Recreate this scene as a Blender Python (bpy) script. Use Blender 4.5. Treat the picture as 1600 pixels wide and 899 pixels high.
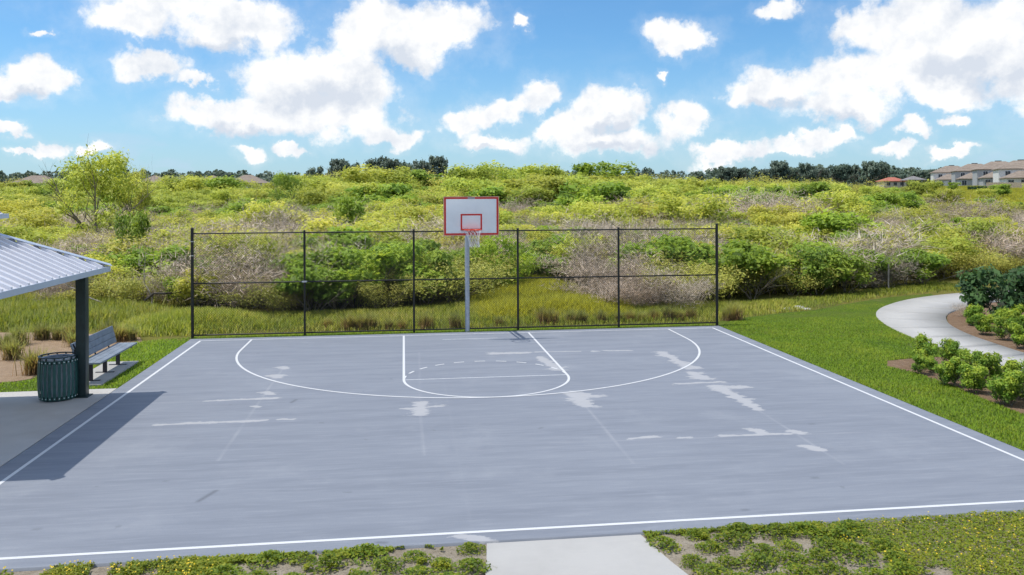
import bpy, bmesh, math, random
import numpy as np
from mathutils import Vector, Matrix
R = math.radians
for o in list(bpy.data.objects): bpy.data.objects.remove(o)
sc = bpy.context.scene
COL = sc.collection

# ------------------------------------------------------------------ camera
CAM = Vector((-1.7937, -23.9366, 3.9791)); YAW = 0.1299; ROLL = -0.0039
fwd = Vector((math.sin(YAW), math.cos(YAW), 0)); rgt = Vector((math.cos(YAW), -math.sin(YAW), 0)); upv = Vector((0, 0, 1))
r2 = rgt*math.cos(ROLL) + upv*math.sin(ROLL); u2 = upv*math.cos(ROLL) - rgt*math.sin(ROLL)
cd = bpy.data.cameras.new('camera'); cam = bpy.data.objects.new('camera', cd); COL.objects.link(cam)
cam.matrix_world = Matrix(((r2.x, u2.x, -fwd.x, CAM.x), (r2.y, u2.y, -fwd.y, CAM.y), (r2.z, u2.z, -fwd.z, CAM.z), (0, 0, 0, 1)))
cd.sensor_width = 36; cd.lens = 1298.24/1600*36; cd.shift_y = -(449.5-306.46)/1600
cd.clip_start = 0.1; cd.clip_end = 9000
sc.camera = cam

# ------------------------------------------------------------------ light
LD = Vector((0.43, -0.06, -1.0)).normalized()              # the way the sunlight travels
SUN_EL = math.asin(-LD.z); SUN_AZ = math.atan2(-LD.x, -LD.y)  # azimuth of the sun from +Y towards +X
sd = bpy.data.lights.new('sun', 'SUN'); sd.energy = 2.85; sd.angle = R(0.53); sd.color = (1.0, 0.945, 0.85)
so = bpy.data.objects.new('sun', sd); COL.objects.link(so)
so.rotation_euler = LD.to_track_quat('-Z', 'Y').to_euler(); so.location = (-20, 5, 40)
sc.view_settings.view_transform = 'Standard'; sc.view_settings.look = 'None'
sc.view_settings.exposure = 0.26; sc.view_settings.gamma = 1.0; sc.view_settings.use_curve_mapping = False
sc.cycles.max_bounces = 5; sc.cycles.diffuse_bounces = 3; sc.cycles.transmission_bounces = 4; sc.cycles.transparent_max_bounces = 8
sc.cycles.caustics_reflective = False; sc.cycles.caustics_refractive = False

world = bpy.data.worlds.new('World'); sc.world = world; world.use_nodes = True
def build_sky():
    nt = world.node_tree; nt.nodes.clear(); N = nt.nodes; L = nt.links
    def nd(t, **k):
        n = N.new(t)
        for a, b in k.items(): setattr(n, a, b)
        return n
    def put(sock, v):
        if hasattr(v, 'is_linked') or hasattr(v, 'links'): L.new(v, sock)
        else: sock.default_value = v
    def M(op, a, b=None, c=None, clamp=False):
        n = nd('ShaderNodeMath', operation=op); n.use_clamp = clamp
        for i, v in enumerate((a, b, c)):
            if v is not None: put(n.inputs[i], v)
        return n.outputs[0]
    def V(op, a, b=None, c=None):
        n = nd('ShaderNodeVectorMath', operation=op)
        for i, v in enumerate((a, b, c)):
            if v is not None: put(n.inputs[i], v)
        return n.outputs['Value'] if op == 'LENGTH' else n.outputs[0]
    def noise(vec, scale, detail, rough=0.55):
        n = nd('ShaderNodeTexNoise'); put(n.inputs['Vector'], vec); n.inputs['Scale'].default_value = scale
        n.inputs['Detail'].default_value = detail; n.inputs['Roughness'].default_value = rough
        return n
    def ramp(x, lo, hi):
        n = nd('ShaderNodeMapRange', interpolation_type='SMOOTHSTEP'); put(n.inputs[0], x)
        n.inputs[1].default_value = lo; n.inputs[2].default_value = hi
        return n.outputs[0]
    sky = nd('ShaderNodeTexSky', sky_type='NISHITA'); sky.sun_disc = False
    sky.sun_elevation = SUN_EL; sky.sun_rotation = SUN_AZ; sky.altitude = 0; sky.air_density = 1.0; sky.dust_density = 0.6; sky.ozone_density = 2.0
    tc = nd('ShaderNodeTexCoord'); D = tc.outputs['Generated']
    sp = nd('ShaderNodeSeparateXYZ'); L.new(D, sp.inputs[0])
    az = M('ARCTAN2', sp.outputs[0], sp.outputs[1]); el = M('ARCSINE', sp.outputs[2])
    cb = nd('ShaderNodeCombineXYZ'); L.new(az, cb.inputs[0]); L.new(el, cb.inputs[1]); P = cb.outputs[0]
    # billowing edges: warp the cloud coordinates with two scales of noise
    n1 = noise(D, 7.0, 3.0); n2 = noise(D, 24.0, 5.0, 0.6)
    w1 = V('MULTIPLY', V('SUBTRACT', n1.outputs['Color'], (0.5, 0.5, 0.5)), (0.09, 0.055, 0))
    w2 = V('MULTIPLY', V('SUBTRACT', n2.outputs['Color'], (0.5, 0.5, 0.5)), (0.07, 0.055, 0))
    PW = V('ADD', V('ADD', P, w1), w2)
    # cumulus banks: azimuth, elevation, half width, half height, in milliradians
    banks = CLOUDS
    acc = None
    for a, e, rx, ry in banks:
        ln = V('LENGTH', V('MULTIPLY_ADD', PW, (1000/rx, 1000/ry, 0), (-a/rx, -e/ry, 0)))
        acc = ln if acc is None else M('SMOOTH_MIN', acc, ln, 0.40)
    body = M('SUBTRACT', 1.0, acc)
    fb = noise(D, 30.0, 6.0, 0.62).outputs[0]
    # the rest of the sky carries scattered cumulus of the same kind
    wide = noise(V('MULTIPLY', D, (1, 1, 2.2)), 3.1, 5.0, 0.55).outputs[0]
    side = M('ADD', ramp(M('ABSOLUTE', M('SUBTRACT', az, YAW)), 0.60, 0.80), ramp(el, 0.27, 0.42), clamp=True)
    gen = M('MULTIPLY', M('SUBTRACT', wide, 0.48), 5.0)
    body = M('ADD', M('MULTIPLY', body, M('SUBTRACT', 1.0, side)), M('MULTIPLY', gen, side))
    dens = ramp(M('ADD', body, M('MULTIPLY', M('SUBTRACT', fb, 0.5), 0.95)), 0.0, 0.46)
    halo = M('MULTIPLY', ramp(M('ADD', body, M('MULTIPLY', M('SUBTRACT', fb, 0.5), 1.6)), -0.55, 0.40), 0.16)
    dens = M('MAXIMUM', dens, halo)
    # thin veil near the cumulus and toward the horizon
    veil = noise(V('MULTIPLY', D, (1, 1, 3.0)), 6.0, 5.0, 0.6).outputs[0]
    low = M('SUBTRACT', 1.0, ramp(el, 0.0, 0.16))
    veil_d = M('MULTIPLY', ramp(veil, 0.42, 0.72), M('MULTIPLY_ADD', low, 0.70, 0.12))
    horizon = M('MULTIPLY', M('SUBTRACT', 1.0, ramp(el, -0.02, 0.20)), 0.50)
    thin = M('MAXIMUM', veil_d, horizon, None)
    # cloud body tone: bright crowns, soft blue grey bellies (thickness seen from below)
    bel = noise(V('ADD', D, (0.0, 0.0, 0.035)), 9.0, 4.0, 0.5).outputs[0]
    relief = M('MULTIPLY', M('SUBTRACT', noise(D, 16.0, 5.0, 0.6).outputs[0], noise(V('ADD', D, (0.010, -0.002, -0.014)), 16.0, 5.0, 0.6).outputs[0]), 2.8)
    accb = None
    for a, e, rx, ry in BELLIES:
        ln = V('LENGTH', V('MULTIPLY_ADD', PW, (1000/rx, 1000/ry, 0), (-a/rx, -e/ry, 0)))
        accb = ln if accb is None else M('SMOOTH_MIN', accb, ln, 0.3)
    belly = ramp(M('SUBTRACT', 1.0, accb), -0.15, 0.9)
    tone = M('ADD', M('SUBTRACT', 0.74, M('MULTIPLY', belly, 0.85)), M('ADD', relief, M('MULTIPLY', M('SUBTRACT', bel, 0.5), 0.9)), clamp=True)
    cm = nd('ShaderNodeMix', data_type='RGBA'); L.new(tone, cm.inputs[0])
    cm.inputs[6].default_value = (5.9, 6.4, 7.2, 1); cm.inputs[7].default_value = (9.2, 9.15, 9.05, 1)
    tint = nd('ShaderNodeMix', data_type='RGBA', blend_type='MULTIPLY'); tint.inputs[0].default_value = 1.0
    L.new(sky.outputs[0], tint.inputs[6]); tint.inputs[7].default_value = SKY_TINT
    m1 = nd('ShaderNodeMix', data_type='RGBA'); L.new(thin, m1.inputs[0]); L.new(tint.outputs[2], m1.inputs[6]); m1.inputs[7].default_value = (4.6, 6.0, 7.6, 1)
    m2 = nd('ShaderNodeMix', data_type='RGBA'); L.new(dens, m2.inputs[0]); L.new(m1.outputs[2], m2.inputs[6]); L.new(cm.outputs[2], m2.inputs[7])
    bg = nd('ShaderNodeBackground'); L.new(m2.outputs[2], bg.inputs[0]); bg.inputs[1].default_value = 0.1
    out = nd('ShaderNodeOutputWorld'); L.new(bg.outputs[0], out.inputs[0])
SKY_TINT = (0.64, 1.02, 1.28, 1)
CLOUDS = [(-303,191,63,24), (-197,199,96,36), (-244,213,116,18), (-23,200,65,44), (45,198,75,36), (7,179,70,35), (-119,138,71,42), (-169,94,102,24), (-214,90,55,22), (-57,133,69,37), (-271,149,57,21), (-228,132,31,11), (-394,127,42,25), (-420,115,29,18), (-385,175,14,6), (-371,48,21,14), (-414,67,22,11), (-334,56,19,9), (-169,53,29,13), (-115,60,25,10), (-19,77,59,18), (74,91,36,27), (103,63,59,13), (157,112,40,25), (111,103,36,22), (249,102,55,34), (249,68,95,20), (336,90,34,29), (211,82,34,21), (324,184,47,23), (446,212,36,14), (594,171,96,60), (665,146,73,58), (544,179,41,37), (582,125,130,34), (439,122,62,31), (504,92,71,23), (418,114,36,19), (704,120,38,53), (382,53,50,14), (491,61,48,13), (582,67,26,14), (633,75,21,11), (624,41,35,8), (560,43,27,11), (313,142,10,8), (149,195,16,12), (-83,99,96,30), (517,125,59,29), (624,106,72,20), (682,160,33,39), (191,78,46,15), (457,52,62,10), (-388,41,35,5), (-53,185,45,45)]
BELLIES = [(-83,117,81,26), (-169,78,77,12), (7,160,53,17), (-197,176,62,12), (612,128,66,19), (671,109,34,20), (517,79,53,10), (439,101,35,9), (253,60,68,9), (99,57,42,6), (253,85,34,11), (-400,109,23,8)]
build_sky(); world.cycles.sampling_method = 'NONE'

# ------------------------------------------------------------------ helpers
rng = np.random.default_rng(7)
def link(o, parent=None):
    COL.objects.link(o)
    if parent is not None: o.parent = parent
    return o
def tag(o, label=None, cat=None, group=None, kind=None):
    if label: o['label'] = label
    if cat: o['category'] = cat
    if group: o['group'] = group
    if kind: o['kind'] = kind
    return o
def empty(name, loc=(0, 0, 0), rz=0):
    o = bpy.data.objects.new(name, None); o.empty_display_size = 0.3
    o.location = loc; o.rotation_euler = (0, 0, rz); return link(o)
def mesh_np(name, verts, faces, mat=None, tint=None, smooth=False):
    """faces: (n,3) or (n,4) index array"""
    me = bpy.data.meshes.new(name); v = np.asarray(verts, np.float32); f = np.asarray(faces, np.int32)
    me.vertices.add(len(v)); me.vertices.foreach_set('co', v.ravel())
    k = f.shape[1]; me.loops.add(f.size); me.loops.foreach_set('vertex_index', f.ravel())
    me.polygons.add(len(f)); me.polygons.foreach_set('loop_start', np.arange(len(f), dtype=np.int32)*k)
    if smooth: me.polygons.foreach_set('use_smooth', np.ones(len(f), bool))
    me.update(calc_edges=True)
    if tint is not None:
        a = me.attributes.new('tint', 'FLOAT', 'POINT'); a.data.foreach_set('value', np.asarray(tint, np.float32))
    if mat: me.materials.append(mat)
    return me
def obj(name, me, parent=None, loc=None):
    o = bpy.data.objects.new(name, me); link(o, parent)
    if loc is not None: o.location = loc
    return o
class B:
    """collects shapes of ONE piece"""
    def __init__(s): s.bm = bmesh.new()
    def box(s, x0, x1, y0, y1, z0, z1, bev=0.0, M=None):
        vs = [s.bm.verts.new((x, y, z)) for z in (z0, z1) for y in (y0, y1) for x in (x0, x1)]
        fs = [s.bm.faces.new([vs[i] for i in q]) for q in ((0, 2, 3, 1), (4, 5, 7, 6), (0, 1, 5, 4), (2, 6, 7, 3), (0, 4, 6, 2), (1, 3, 7, 5))]
        if bev > 0:
            es = list({e for f in fs for e in f.edges}); r = bmesh.ops.bevel(s.bm, geom=es, offset=bev, segments=2, affect='EDGES', profile=0.6)
            vs = list({v for f in r['faces'] for v in f.verts} | {v for v in vs if v.is_valid})
        if M is not None: bmesh.ops.transform(s.bm, matrix=M, verts=[v for v in vs if v.is_valid])
        return s
    def tube(s, pts, rad, seg=8, closed=False, cap=True):
        pts = [Vector(p) for p in pts]; n = len(pts); rings = []
        rr = rad if isinstance(rad, (list, tuple)) else [rad]*n
        for i, p in enumerate(pts):
            if closed: d = pts[(i+1) % n]-pts[i-1]
            else: d = pts[min(i+1, n-1)]-pts[max(i-1, 0)]
            d.normalize(); a = Vector((0, 0, 1)) if abs(d.z) < 0.9 else Vector((1, 0, 0))
            u = d.cross(a).normalized(); w = u.cross(d)
            rings.append([s.bm.verts.new(p+(u*math.cos(t)+w*math.sin(t))*rr[i]) for t in [2*math.pi*k/seg+math.pi/seg for k in range(seg)]])
        for i in range(n if closed else n-1):
            A, C = rings[i], rings[(i+1) % n]
            for k in range(seg): s.bm.faces.new((A[k], A[(k+1) % seg], C[(k+1) % seg], C[k]))
        if cap and not closed:
            s.bm.faces.new(rings[0]); s.bm.faces.new(rings[-1][::-1])
        return s
    def poly(s, pts, z0, z1):
        """prism from a plan outline"""
        a = [s.bm.verts.new((p[0], p[1], z0)) for p in pts]; b = [s.bm.verts.new((p[0], p[1], z1)) for p in pts]
        n = len(pts); s.bm.faces.new(b); s.bm.faces.new(a[::-1])
        for i in range(n): s.bm.faces.new((a[i], a[(i+1) % n], b[(i+1) % n], b[i]))
        return s
    def face(s, *pts):
        s.bm.faces.new([s.bm.verts.new(p) for p in pts]); return s
    def mesh(s, name, mat, smooth=False):
        bmesh.ops.recalc_face_normals(s.bm, faces=s.bm.faces)
        me = bpy.data.meshes.new(name); s.bm.to_mesh(me); s.bm.free()
        if mat: me.materials.append(mat)
        if smooth:
            me.polygons.foreach_set('use_smooth', np.ones(len(me.polygons), bool)); me.set_sharp_from_angle(angle=R(35))
        return me
    def obj(s, name, mat, parent=None, smooth=False, loc=None):
        return obj(name, s.mesh(name, mat, smooth), parent, loc)
def vnoise(x, y, seed=0):
    """value noise, vectorised"""
    r = np.random.default_rng(seed); T = r.random((257, 257))
    xi = np.floor(x).astype(int); yi = np.floor(y).astype(int); fx = x-xi; fy = y-yi
    fx = fx*fx*(3-2*fx); fy = fy*fy*(3-2*fy); xi %= 256; yi %= 256
    return (T[xi, yi]*(1-fx)*(1-fy)+T[xi+1, yi]*fx*(1-fy)+T[xi, yi+1]*(1-fx)*fy+T[xi+1, yi+1]*fx*fy)
def fbm(x, y, seed=0, oct=4):
    s = 0; a = 0.5
    for k in range(oct): s = s+a*vnoise(x*2**k+17.3*k, y*2**k+5.1*k, seed+k); a *= 0.5
    return s/0.94
def hgt(x, y):
    """ground height: level round the court, climbing gently to the houses"""
    x = np.asarray(x, float); y = np.asarray(y, float)
    d = np.hypot(x-CAM.x, y-CAM.y); t = d-45.0
    soft = 8*np.log1p(np.exp(np.clip(t/8, -30, 30))); soft = np.where(t > 200, t, soft)
    h = 0.025*np.minimum(soft, 255)+0.006*np.clip(soft-255, 0, 900)
    return h-0.05
def H(x, y): return float(hgt(x, y))
def pxd(u, d):
    """plan point seen in column u at distance d along the view axis"""
    p = CAM+fwd*d+rgt*((u-800)/1298.24*d); return p.x, p.y

# ------------------------------------------------------------------ materials
MATS = {}
class NT:
    def __init__(s, name):
        s.m = bpy.data.materials.new(name); s.m.use_nodes = True; s.t = s.m.node_tree; s.t.nodes.clear()
        s.out = s.t.nodes.new('ShaderNodeOutputMaterial'); MATS[name] = s.m
    def n(s, t, ins=None, **k):
        n = s.t.nodes.new(t)
        for a, b in k.items(): setattr(n, a, b)
        for a, b in (ins or {}).items():
            if hasattr(b, 'links'): s.t.links.new(b, n.inputs[a])
            else: n.inputs[a].default_value = b
        return n
    def math(s, op, a, b=0.0, clamp=False):
        n = s.n('ShaderNodeMath', {0: a, 1: b}, operation=op); n.use_clamp = clamp; return n.outputs[0]
    def noise(s, scale, detail=4, rough=0.55, vec=None, stretch=None):
        if vec is None: vec = s.n('ShaderNodeNewGeometry').outputs['Position']
        if stretch: vec = s.n('ShaderNodeVectorMath', {0: vec, 1: stretch}, operation='MULTIPLY').outputs[0]
        return s.n('ShaderNodeTexNoise', {'Vector': vec, 'Scale': scale, 'Detail': detail, 'Roughness': rough}).outputs[0]
    def ramp(s, x, lo, hi):
        return s.n('ShaderNodeMapRange', {0: x, 1: lo, 2: hi}, interpolation_type='SMOOTHSTEP').outputs[0]
    def mix(s, f, a, b, blend='MIX'):
        def c(v): return v if hasattr(v, 'links') else (*v, 1) if len(v) == 3 else v
        return s.n('ShaderNodeMix', {0: f, 6: c(a), 7: c(b)}, data_type='RGBA', blend_type=blend).outputs[2]
    def grade(s, x, stops):
        n = s.n('ShaderNodeValToRGB', {0: x}); e = n.color_ramp.elements
        while len(e) > 1: e.remove(e[-1])
        e[0].position = stops[0][0]; e[0].color = (*stops[0][1], 1)
        for p, c in stops[1:]: k = e.new(p); k.color = (*c, 1)
        return n.outputs[0]
    def bump(s, h, strength, dist=0.01):
        return s.n('ShaderNodeBump', {'Height': h, 'Strength': strength, 'Distance': dist}).outputs[0]
    def pbr(s, col, rough=0.8, metal=0.0, normal=None, spec=0.5):
        ins = {'Roughness': rough, 'Metallic': metal, 'Specular IOR Level': spec, 'Base Color': col if hasattr(col, 'links') else (*col, 1)}
        if normal is not None: ins['Normal'] = normal
        p = s.n('ShaderNodeBsdfPrincipled', ins); s.t.links.new(p.outputs[0], s.out.inputs[0]); return s.m
    def attr(s, name): return s.n('ShaderNodeAttribute', attribute_name=name).outputs['Fac']

def plain(name, col, rough=0.6, metal=0.0, var=0.12, scale=6.0, bump=0.0):
    t = NT(name); n = t.noise(scale, 5)
    c = t.mix(t.ramp(n, 0.3, 0.7), tuple(x*(1-var) for x in col), tuple(x*(1+var) for x in col))
    return t.pbr(c, rough, metal, t.bump(t.noise(scale*6, 3), bump) if bump else None)
def foliage(name, stops, trans=0.35, rough=0.6, objvar=0.35, warm=(1.0, 1.0, 1.0)):
    t = NT(name); a = t.attr('tint')
    soft = 0.75 if name.startswith('blade') else 0.6   # blades share the turf's upward normal
    gn = t.n('ShaderNodeNewGeometry').outputs['Normal']
    nm = t.n('ShaderNodeMix', {0: soft, 4: gn, 5: (0, 0, 1)}, data_type='VECTOR').outputs[1]
    nm = t.n('ShaderNodeVectorMath', {0: nm}, operation='NORMALIZE').outputs[0]
    rn = t.n('ShaderNodeObjectInfo').outputs['Random']
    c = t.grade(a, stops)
    v = t.math('MULTIPLY_ADD', rn, objvar); v.node.inputs[2].default_value = 1-objvar*0.5
    c = t.mix(1.0, c, t.n('ShaderNodeCombineColor', {0: v, 1: v, 2: v}).outputs[0], 'MULTIPLY')
    rn2 = t.math('FRACT', t.math('MULTIPLY', rn, 7.31))
    c = t.mix(t.math('MULTIPLY', rn2, 0.55), c, t.mix(1.0, c, warm, 'MULTIPLY'))
    d = t.n('ShaderNodeBsdfPrincipled', {'Base Color': c, 'Roughness': rough, 'Specular IOR Level': 0.25, 'Normal': nm})
    tr = t.n('ShaderNodeBsdfTranslucent', {'Color': t.mix(1.0, c, tuple(x*trans*2.2 for x in (1.1, 1.1, 0.65)), 'MULTIPLY')})
    mx = t.n('ShaderNodeAddShader', {0: d.outputs[0], 1: tr.outputs[0]})
    t.t.links.new(mx.outputs[0], t.out.inputs[0]); return t.m

def court_material():
    t = NT('court_paint'); w = t.attr('wear'); cr = t.attr('crack')
    streak = t.noise(1.0, 5, 0.6, stretch=(0.35, 3.2, 1)); fine = t.noise(1.0, 4, 0.6, stretch=(1.5, 14, 1)); big = t.noise(0.16, 3, 0.5)
    c = t.mix(t.ramp(big, 0.3, 0.7), (0.232, 0.254, 0.300), (0.254, 0.276, 0.322))
    c = t.mix(t.math('MULTIPLY', t.ramp(streak, 0.35, 0.70), 0.75), c, (0.190, 0.210, 0.254))
    c = t.mix(t.math('MULTIPLY', t.ramp(fine, 0.45, 0.75), 0.42), c, (0.315, 0.338, 0.385))
    speck = t.noise(55, 2, 0.5)
    c = t.mix(t.math('MULTIPLY', t.ramp(speck, 0.52, 0.74), 0.38), c, (0.17, 0.19, 0.23))
    blot = t.noise(0.55, 6, 0.68); c = t.mix(t.math('MULTIPLY', t.ramp(blot, 0.52, 0.72), 0.30), c, (0.34, 0.36, 0.40))
    drop = t.noise(2.6, 3, 0.5); c = t.mix(t.math('MULTIPLY', t.ramp(drop, 0.70, 0.76), 0.45), c, (0.15, 0.165, 0.19))
    edge = t.noise(7.0, 6, 0.72, stretch=(0.7, 1.7, 1))
    wf = t.ramp(t.math('ADD', w, t.math('MULTIPLY', t.math('SUBTRACT', edge, 0.5), 1.9)), 0.40, 0.72)
    c = t.mix(t.math('MULTIPLY', wf, 0.68), c, t.mix(edge, (0.44, 0.44, 0.455), (0.53, 0.525, 0.53)))
    c = t.mix(t.math('MULTIPLY', cr, 0.5, True), c, (0.41, 0.42, 0.45))
    ds = t.attr('scuff'); c = t.mix(t.math('MULTIPLY', ds, 0.75, True), c, (0.09, 0.10, 0.12))
    return t.pbr(c, 0.72, 0, t.bump(t.noise(120, 3), 0.12, 0.003), 0.3)
def line_paint():
    t = NT('line_paint'); n = t.noise(14, 5, 0.65)
    c = t.mix(t.ramp(n, 0.58, 0.78), (0.68, 0.69, 0.71), (0.48, 0.50, 0.54)); return t.pbr(c, 0.6)
def worn_line():
    t = NT('worn_line_paint'); n = t.noise(10, 5, 0.65)
    c = t.mix(t.ramp(n, 0.35, 0.7), (0.60, 0.62, 0.66), (0.44, 0.46, 0.50)); return t.pbr(c, 0.65)
def concrete(name, a, b, stain=0.3):
    t = NT(name); c = t.mix(t.ramp(t.noise(0.9, 5, 0.6), 0.3, 0.7), a, b)
    c = t.mix(t.math('MULTIPLY', t.ramp(t.noise(0.35, 4, 0.55), 0.5, 0.72), stain), c, (0.36, 0.31, 0.25))
    c = t.mix(t.math('MULTIPLY', t.ramp(t.noise(45, 3), 0.6, 0.8), 0.2), c, (0.25, 0.24, 0.23))
    c = t.mix(t.math('MULTIPLY', t.ramp(t.noise(3.0, 6, 0.7, stretch=(1, 4, 1)), 0.5, 0.75), 0.15), c, (0.6, 0.59, 0.57))
    return t.pbr(c, 0.85, 0, t.bump(t.noise(90, 4), 0.2, 0.004), 0.3)
def ground_mat():
    t = NT('ground_soil'); a = t.noise(0.35, 5, 0.6); b = t.noise(3.5, 5, 0.65); f = t.noise(0.035, 3, 0.5)
    c = t.mix(t.ramp(a, 0.35, 0.65), (0.115, 0.125, 0.028), (0.17, 0.155, 0.035))
    c = t.mix(t.math('MULTIPLY', t.ramp(b, 0.45, 0.7), 0.6), c, (0.10, 0.080, 0.045))
    c = t.mix(t.math('MULTIPLY', t.ramp(f, 0.45, 0.6), 0.5), c, (0.20, 0.19, 0.04))
    return t.pbr(c, 0.95, 0, t.bump(b, 0.6, 0.08), 0.1)
def lawn_mat():
    t = NT('lawn_turf'); a = t.noise(0.8, 5, 0.6); b = t.noise(14, 5, 0.7); d = t.noise(0.45, 4, 0.6)
    c = t.mix(t.ramp(a, 0.3, 0.7), (0.075, 0.125, 0.016), (0.115, 0.150, 0.024))
    c = t.mix(t.math('MULTIPLY', t.ramp(b, 0.45, 0.7), 0.55), c, (0.040, 0.075, 0.010))
    c = t.mix(t.math('MULTIPLY', t.ramp(d, 0.60, 0.76), 0.55), c, (0.20, 0.165, 0.075))
    return t.pbr(c, 0.95, 0, t.bump(b, 0.8, 0.03), 0.1)
def mulch_mat(name, a, b, dark):
    t = NT(name); n = t.noise(5, 5, 0.7); k = t.noise(38, 4, 0.7)
    c = t.mix(t.ramp(n, 0.3, 0.7), a, b); c = t.mix(t.math('MULTIPLY', t.ramp(k, 0.5, 0.68), 0.7), c, dark)
    return t.pbr(c, 0.95, 0, t.bump(k, 1.0, 0.03), 0.1)
def roof_metal(name, col):
    t = NT(name); n = t.noise(2.0, 4, 0.6, stretch=(1, 1, 1))
    c = t.mix(t.ramp(n, 0.3, 0.7), tuple(x*0.93 for x in col), col); return t.pbr(c, 0.38, 0.15, None, 0.5)
def shingle_mat(name, a, b):
    t = NT(name); p = t.n('ShaderNodeNewGeometry').outputs['Position']
    n = t.noise(1.2, 4, 0.65); k = t.noise(1.0, 2, 0.5, stretch=(0.4, 0.4, 6))
    c = t.mix(t.ramp(n, 0.3, 0.7), a, b); c = t.mix(t.math('MULTIPLY', t.ramp(k, 0.45, 0.65), 0.35), c, tuple(x*0.6 for x in a)); return t.pbr(c, 0.9)
court_material(); line_paint(); worn_line(); ground_mat(); lawn_mat()
concrete('path_concrete', (0.42, 0.412, 0.40), (0.47, 0.462, 0.448), 0.05)
concrete('pavilion_concrete', (0.50, 0.49, 0.475), (0.57, 0.555, 0.535), 0.40)
mulch_mat('mulch', (0.21, 0.135, 0.085), (0.29, 0.20, 0.135), (0.10, 0.06, 0.035))
mulch_mat('pine_straw', (0.34, 0.24, 0.16), (0.42, 0.31, 0.215), (0.20, 0.13, 0.08))
mulch_mat('sandy_soil', (0.30, 0.255, 0.195), (0.42, 0.37, 0.30), (0.16, 0.13, 0.09))
roof_metal('roof_white_metal', (0.80, 0.80, 0.85)); roof_metal('roof_trim_metal', (0.55, 0.62, 0.74))
plain('green_steel', (0.012, 0.030, 0.032), 0.4, 0.0, 0.2); plain('bin_green', (0.018, 0.085, 0.075), 0.5, 0.0, 0.25, 20)
plain('black_coat', (0.012, 0.013, 0.013), 0.45); plain('galvanised', (0.42, 0.46, 0.52), 0.42, 0.35, 0.1, 12)
plain('zinc_clip', (0.6, 0.62, 0.65), 0.35, 0.6); plain('board_white', (0.86, 0.87, 0.89), 0.35, 0.0, 0.03, 3)
plain('board_red', (0.62, 0.022, 0.018), 0.45, 0.0, 0.08); plain('board_trim', (0.72, 0.40, 0.30), 0.5); plain('rim_orange', (0.70, 0.055, 0.02), 0.4)
plain('net_cord', (0.75, 0.75, 0.78), 0.8); plain('label_grey', (0.35, 0.36, 0.40), 0.5)
plain('bench_plank', (0.215, 0.255, 0.31), 0.55, 0.0, 0.14, 5, 0.1); plain('bench_leg', (0.018, 0.016, 0.030), 0.45)
plain('liner', (0.52, 0.56, 0.62), 0.5); plain('rivet', (0.75, 0.80, 0.80), 0.35)
plain('bark', (0.19, 0.16, 0.13), 0.9, 0, 0.3, 8, 0.4); plain('dead_wood', (0.34, 0.30, 0.265), 0.9, 0, 0.25, 4, 0.3); plain('dark_wood', (0.06, 0.05, 0.045), 0.9, 0, 0.3, 6, 0.4)
plain('stucco_grey', (0.42, 0.43, 0.44), 0.9); plain('stucco_white', (0.74, 0.73, 0.71), 0.9); plain('stucco_beige', (0.48, 0.44, 0.38), 0.9)
plain('window_glass', (0.05, 0.06, 0.075), 0.15); plain('white_trim', (0.75, 0.75, 0.74), 0.7); plain('lanai_screen', (0.06, 0.065, 0.07), 0.7)
plain('fence_board', (0.36, 0.30, 0.225), 0.9, 0, 0.2, 3); shingle_mat('shingle_brown', (0.25, 0.20, 0.16), (0.33, 0.27, 0.22)); shingle_mat('shingle_grey', (0.21, 0.20, 0.20), (0.28, 0.27, 0.265))
shingle_mat('barn_red', (0.42, 0.13, 0.09), (0.52, 0.19, 0.13)); plain('rock_pale', (0.52, 0.50, 0.47), 0.9, 0, 0.15, 8, 0.4)
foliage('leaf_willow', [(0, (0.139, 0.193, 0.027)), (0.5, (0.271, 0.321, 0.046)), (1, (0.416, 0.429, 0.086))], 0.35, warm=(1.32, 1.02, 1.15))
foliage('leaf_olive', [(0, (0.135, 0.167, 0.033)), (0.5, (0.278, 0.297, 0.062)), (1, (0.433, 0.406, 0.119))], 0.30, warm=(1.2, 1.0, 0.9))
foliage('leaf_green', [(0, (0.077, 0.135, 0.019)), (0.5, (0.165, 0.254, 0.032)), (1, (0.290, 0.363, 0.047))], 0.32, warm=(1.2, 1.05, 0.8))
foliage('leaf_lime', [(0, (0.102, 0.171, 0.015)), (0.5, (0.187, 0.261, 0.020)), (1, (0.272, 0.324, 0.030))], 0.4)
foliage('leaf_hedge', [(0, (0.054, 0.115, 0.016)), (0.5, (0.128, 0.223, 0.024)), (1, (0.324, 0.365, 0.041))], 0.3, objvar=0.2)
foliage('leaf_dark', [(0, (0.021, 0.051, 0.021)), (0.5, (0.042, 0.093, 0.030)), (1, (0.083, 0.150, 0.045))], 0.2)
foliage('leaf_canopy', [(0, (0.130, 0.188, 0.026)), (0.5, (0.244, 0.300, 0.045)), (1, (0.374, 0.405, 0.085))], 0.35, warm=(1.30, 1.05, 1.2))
foliage('leaf_oak_hazed', [(0, (0.046, 0.076, 0.065)), (0.5, (0.084, 0.133, 0.097)), (1, (0.150, 0.202, 0.162))], 0.15, objvar=0.5, warm=(1.15, 1.0, 1.0))  # distance haze is put into these far leaves as a paler, bluish colour
foliage('twig_dead', [(0, (0.20, 0.165, 0.130)), (0.5, (0.39, 0.335, 0.275)), (1, (0.60, 0.54, 0.46))], 0.12, 0.9, objvar=0.5, warm=(1.08, 0.92, 0.90))
foliage('blade_lawn', [(0, (0.082, 0.158, 0.009)), (0.5, (0.159, 0.256, 0.013)), (1, (0.271, 0.311, 0.031))], 0.35)
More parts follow.
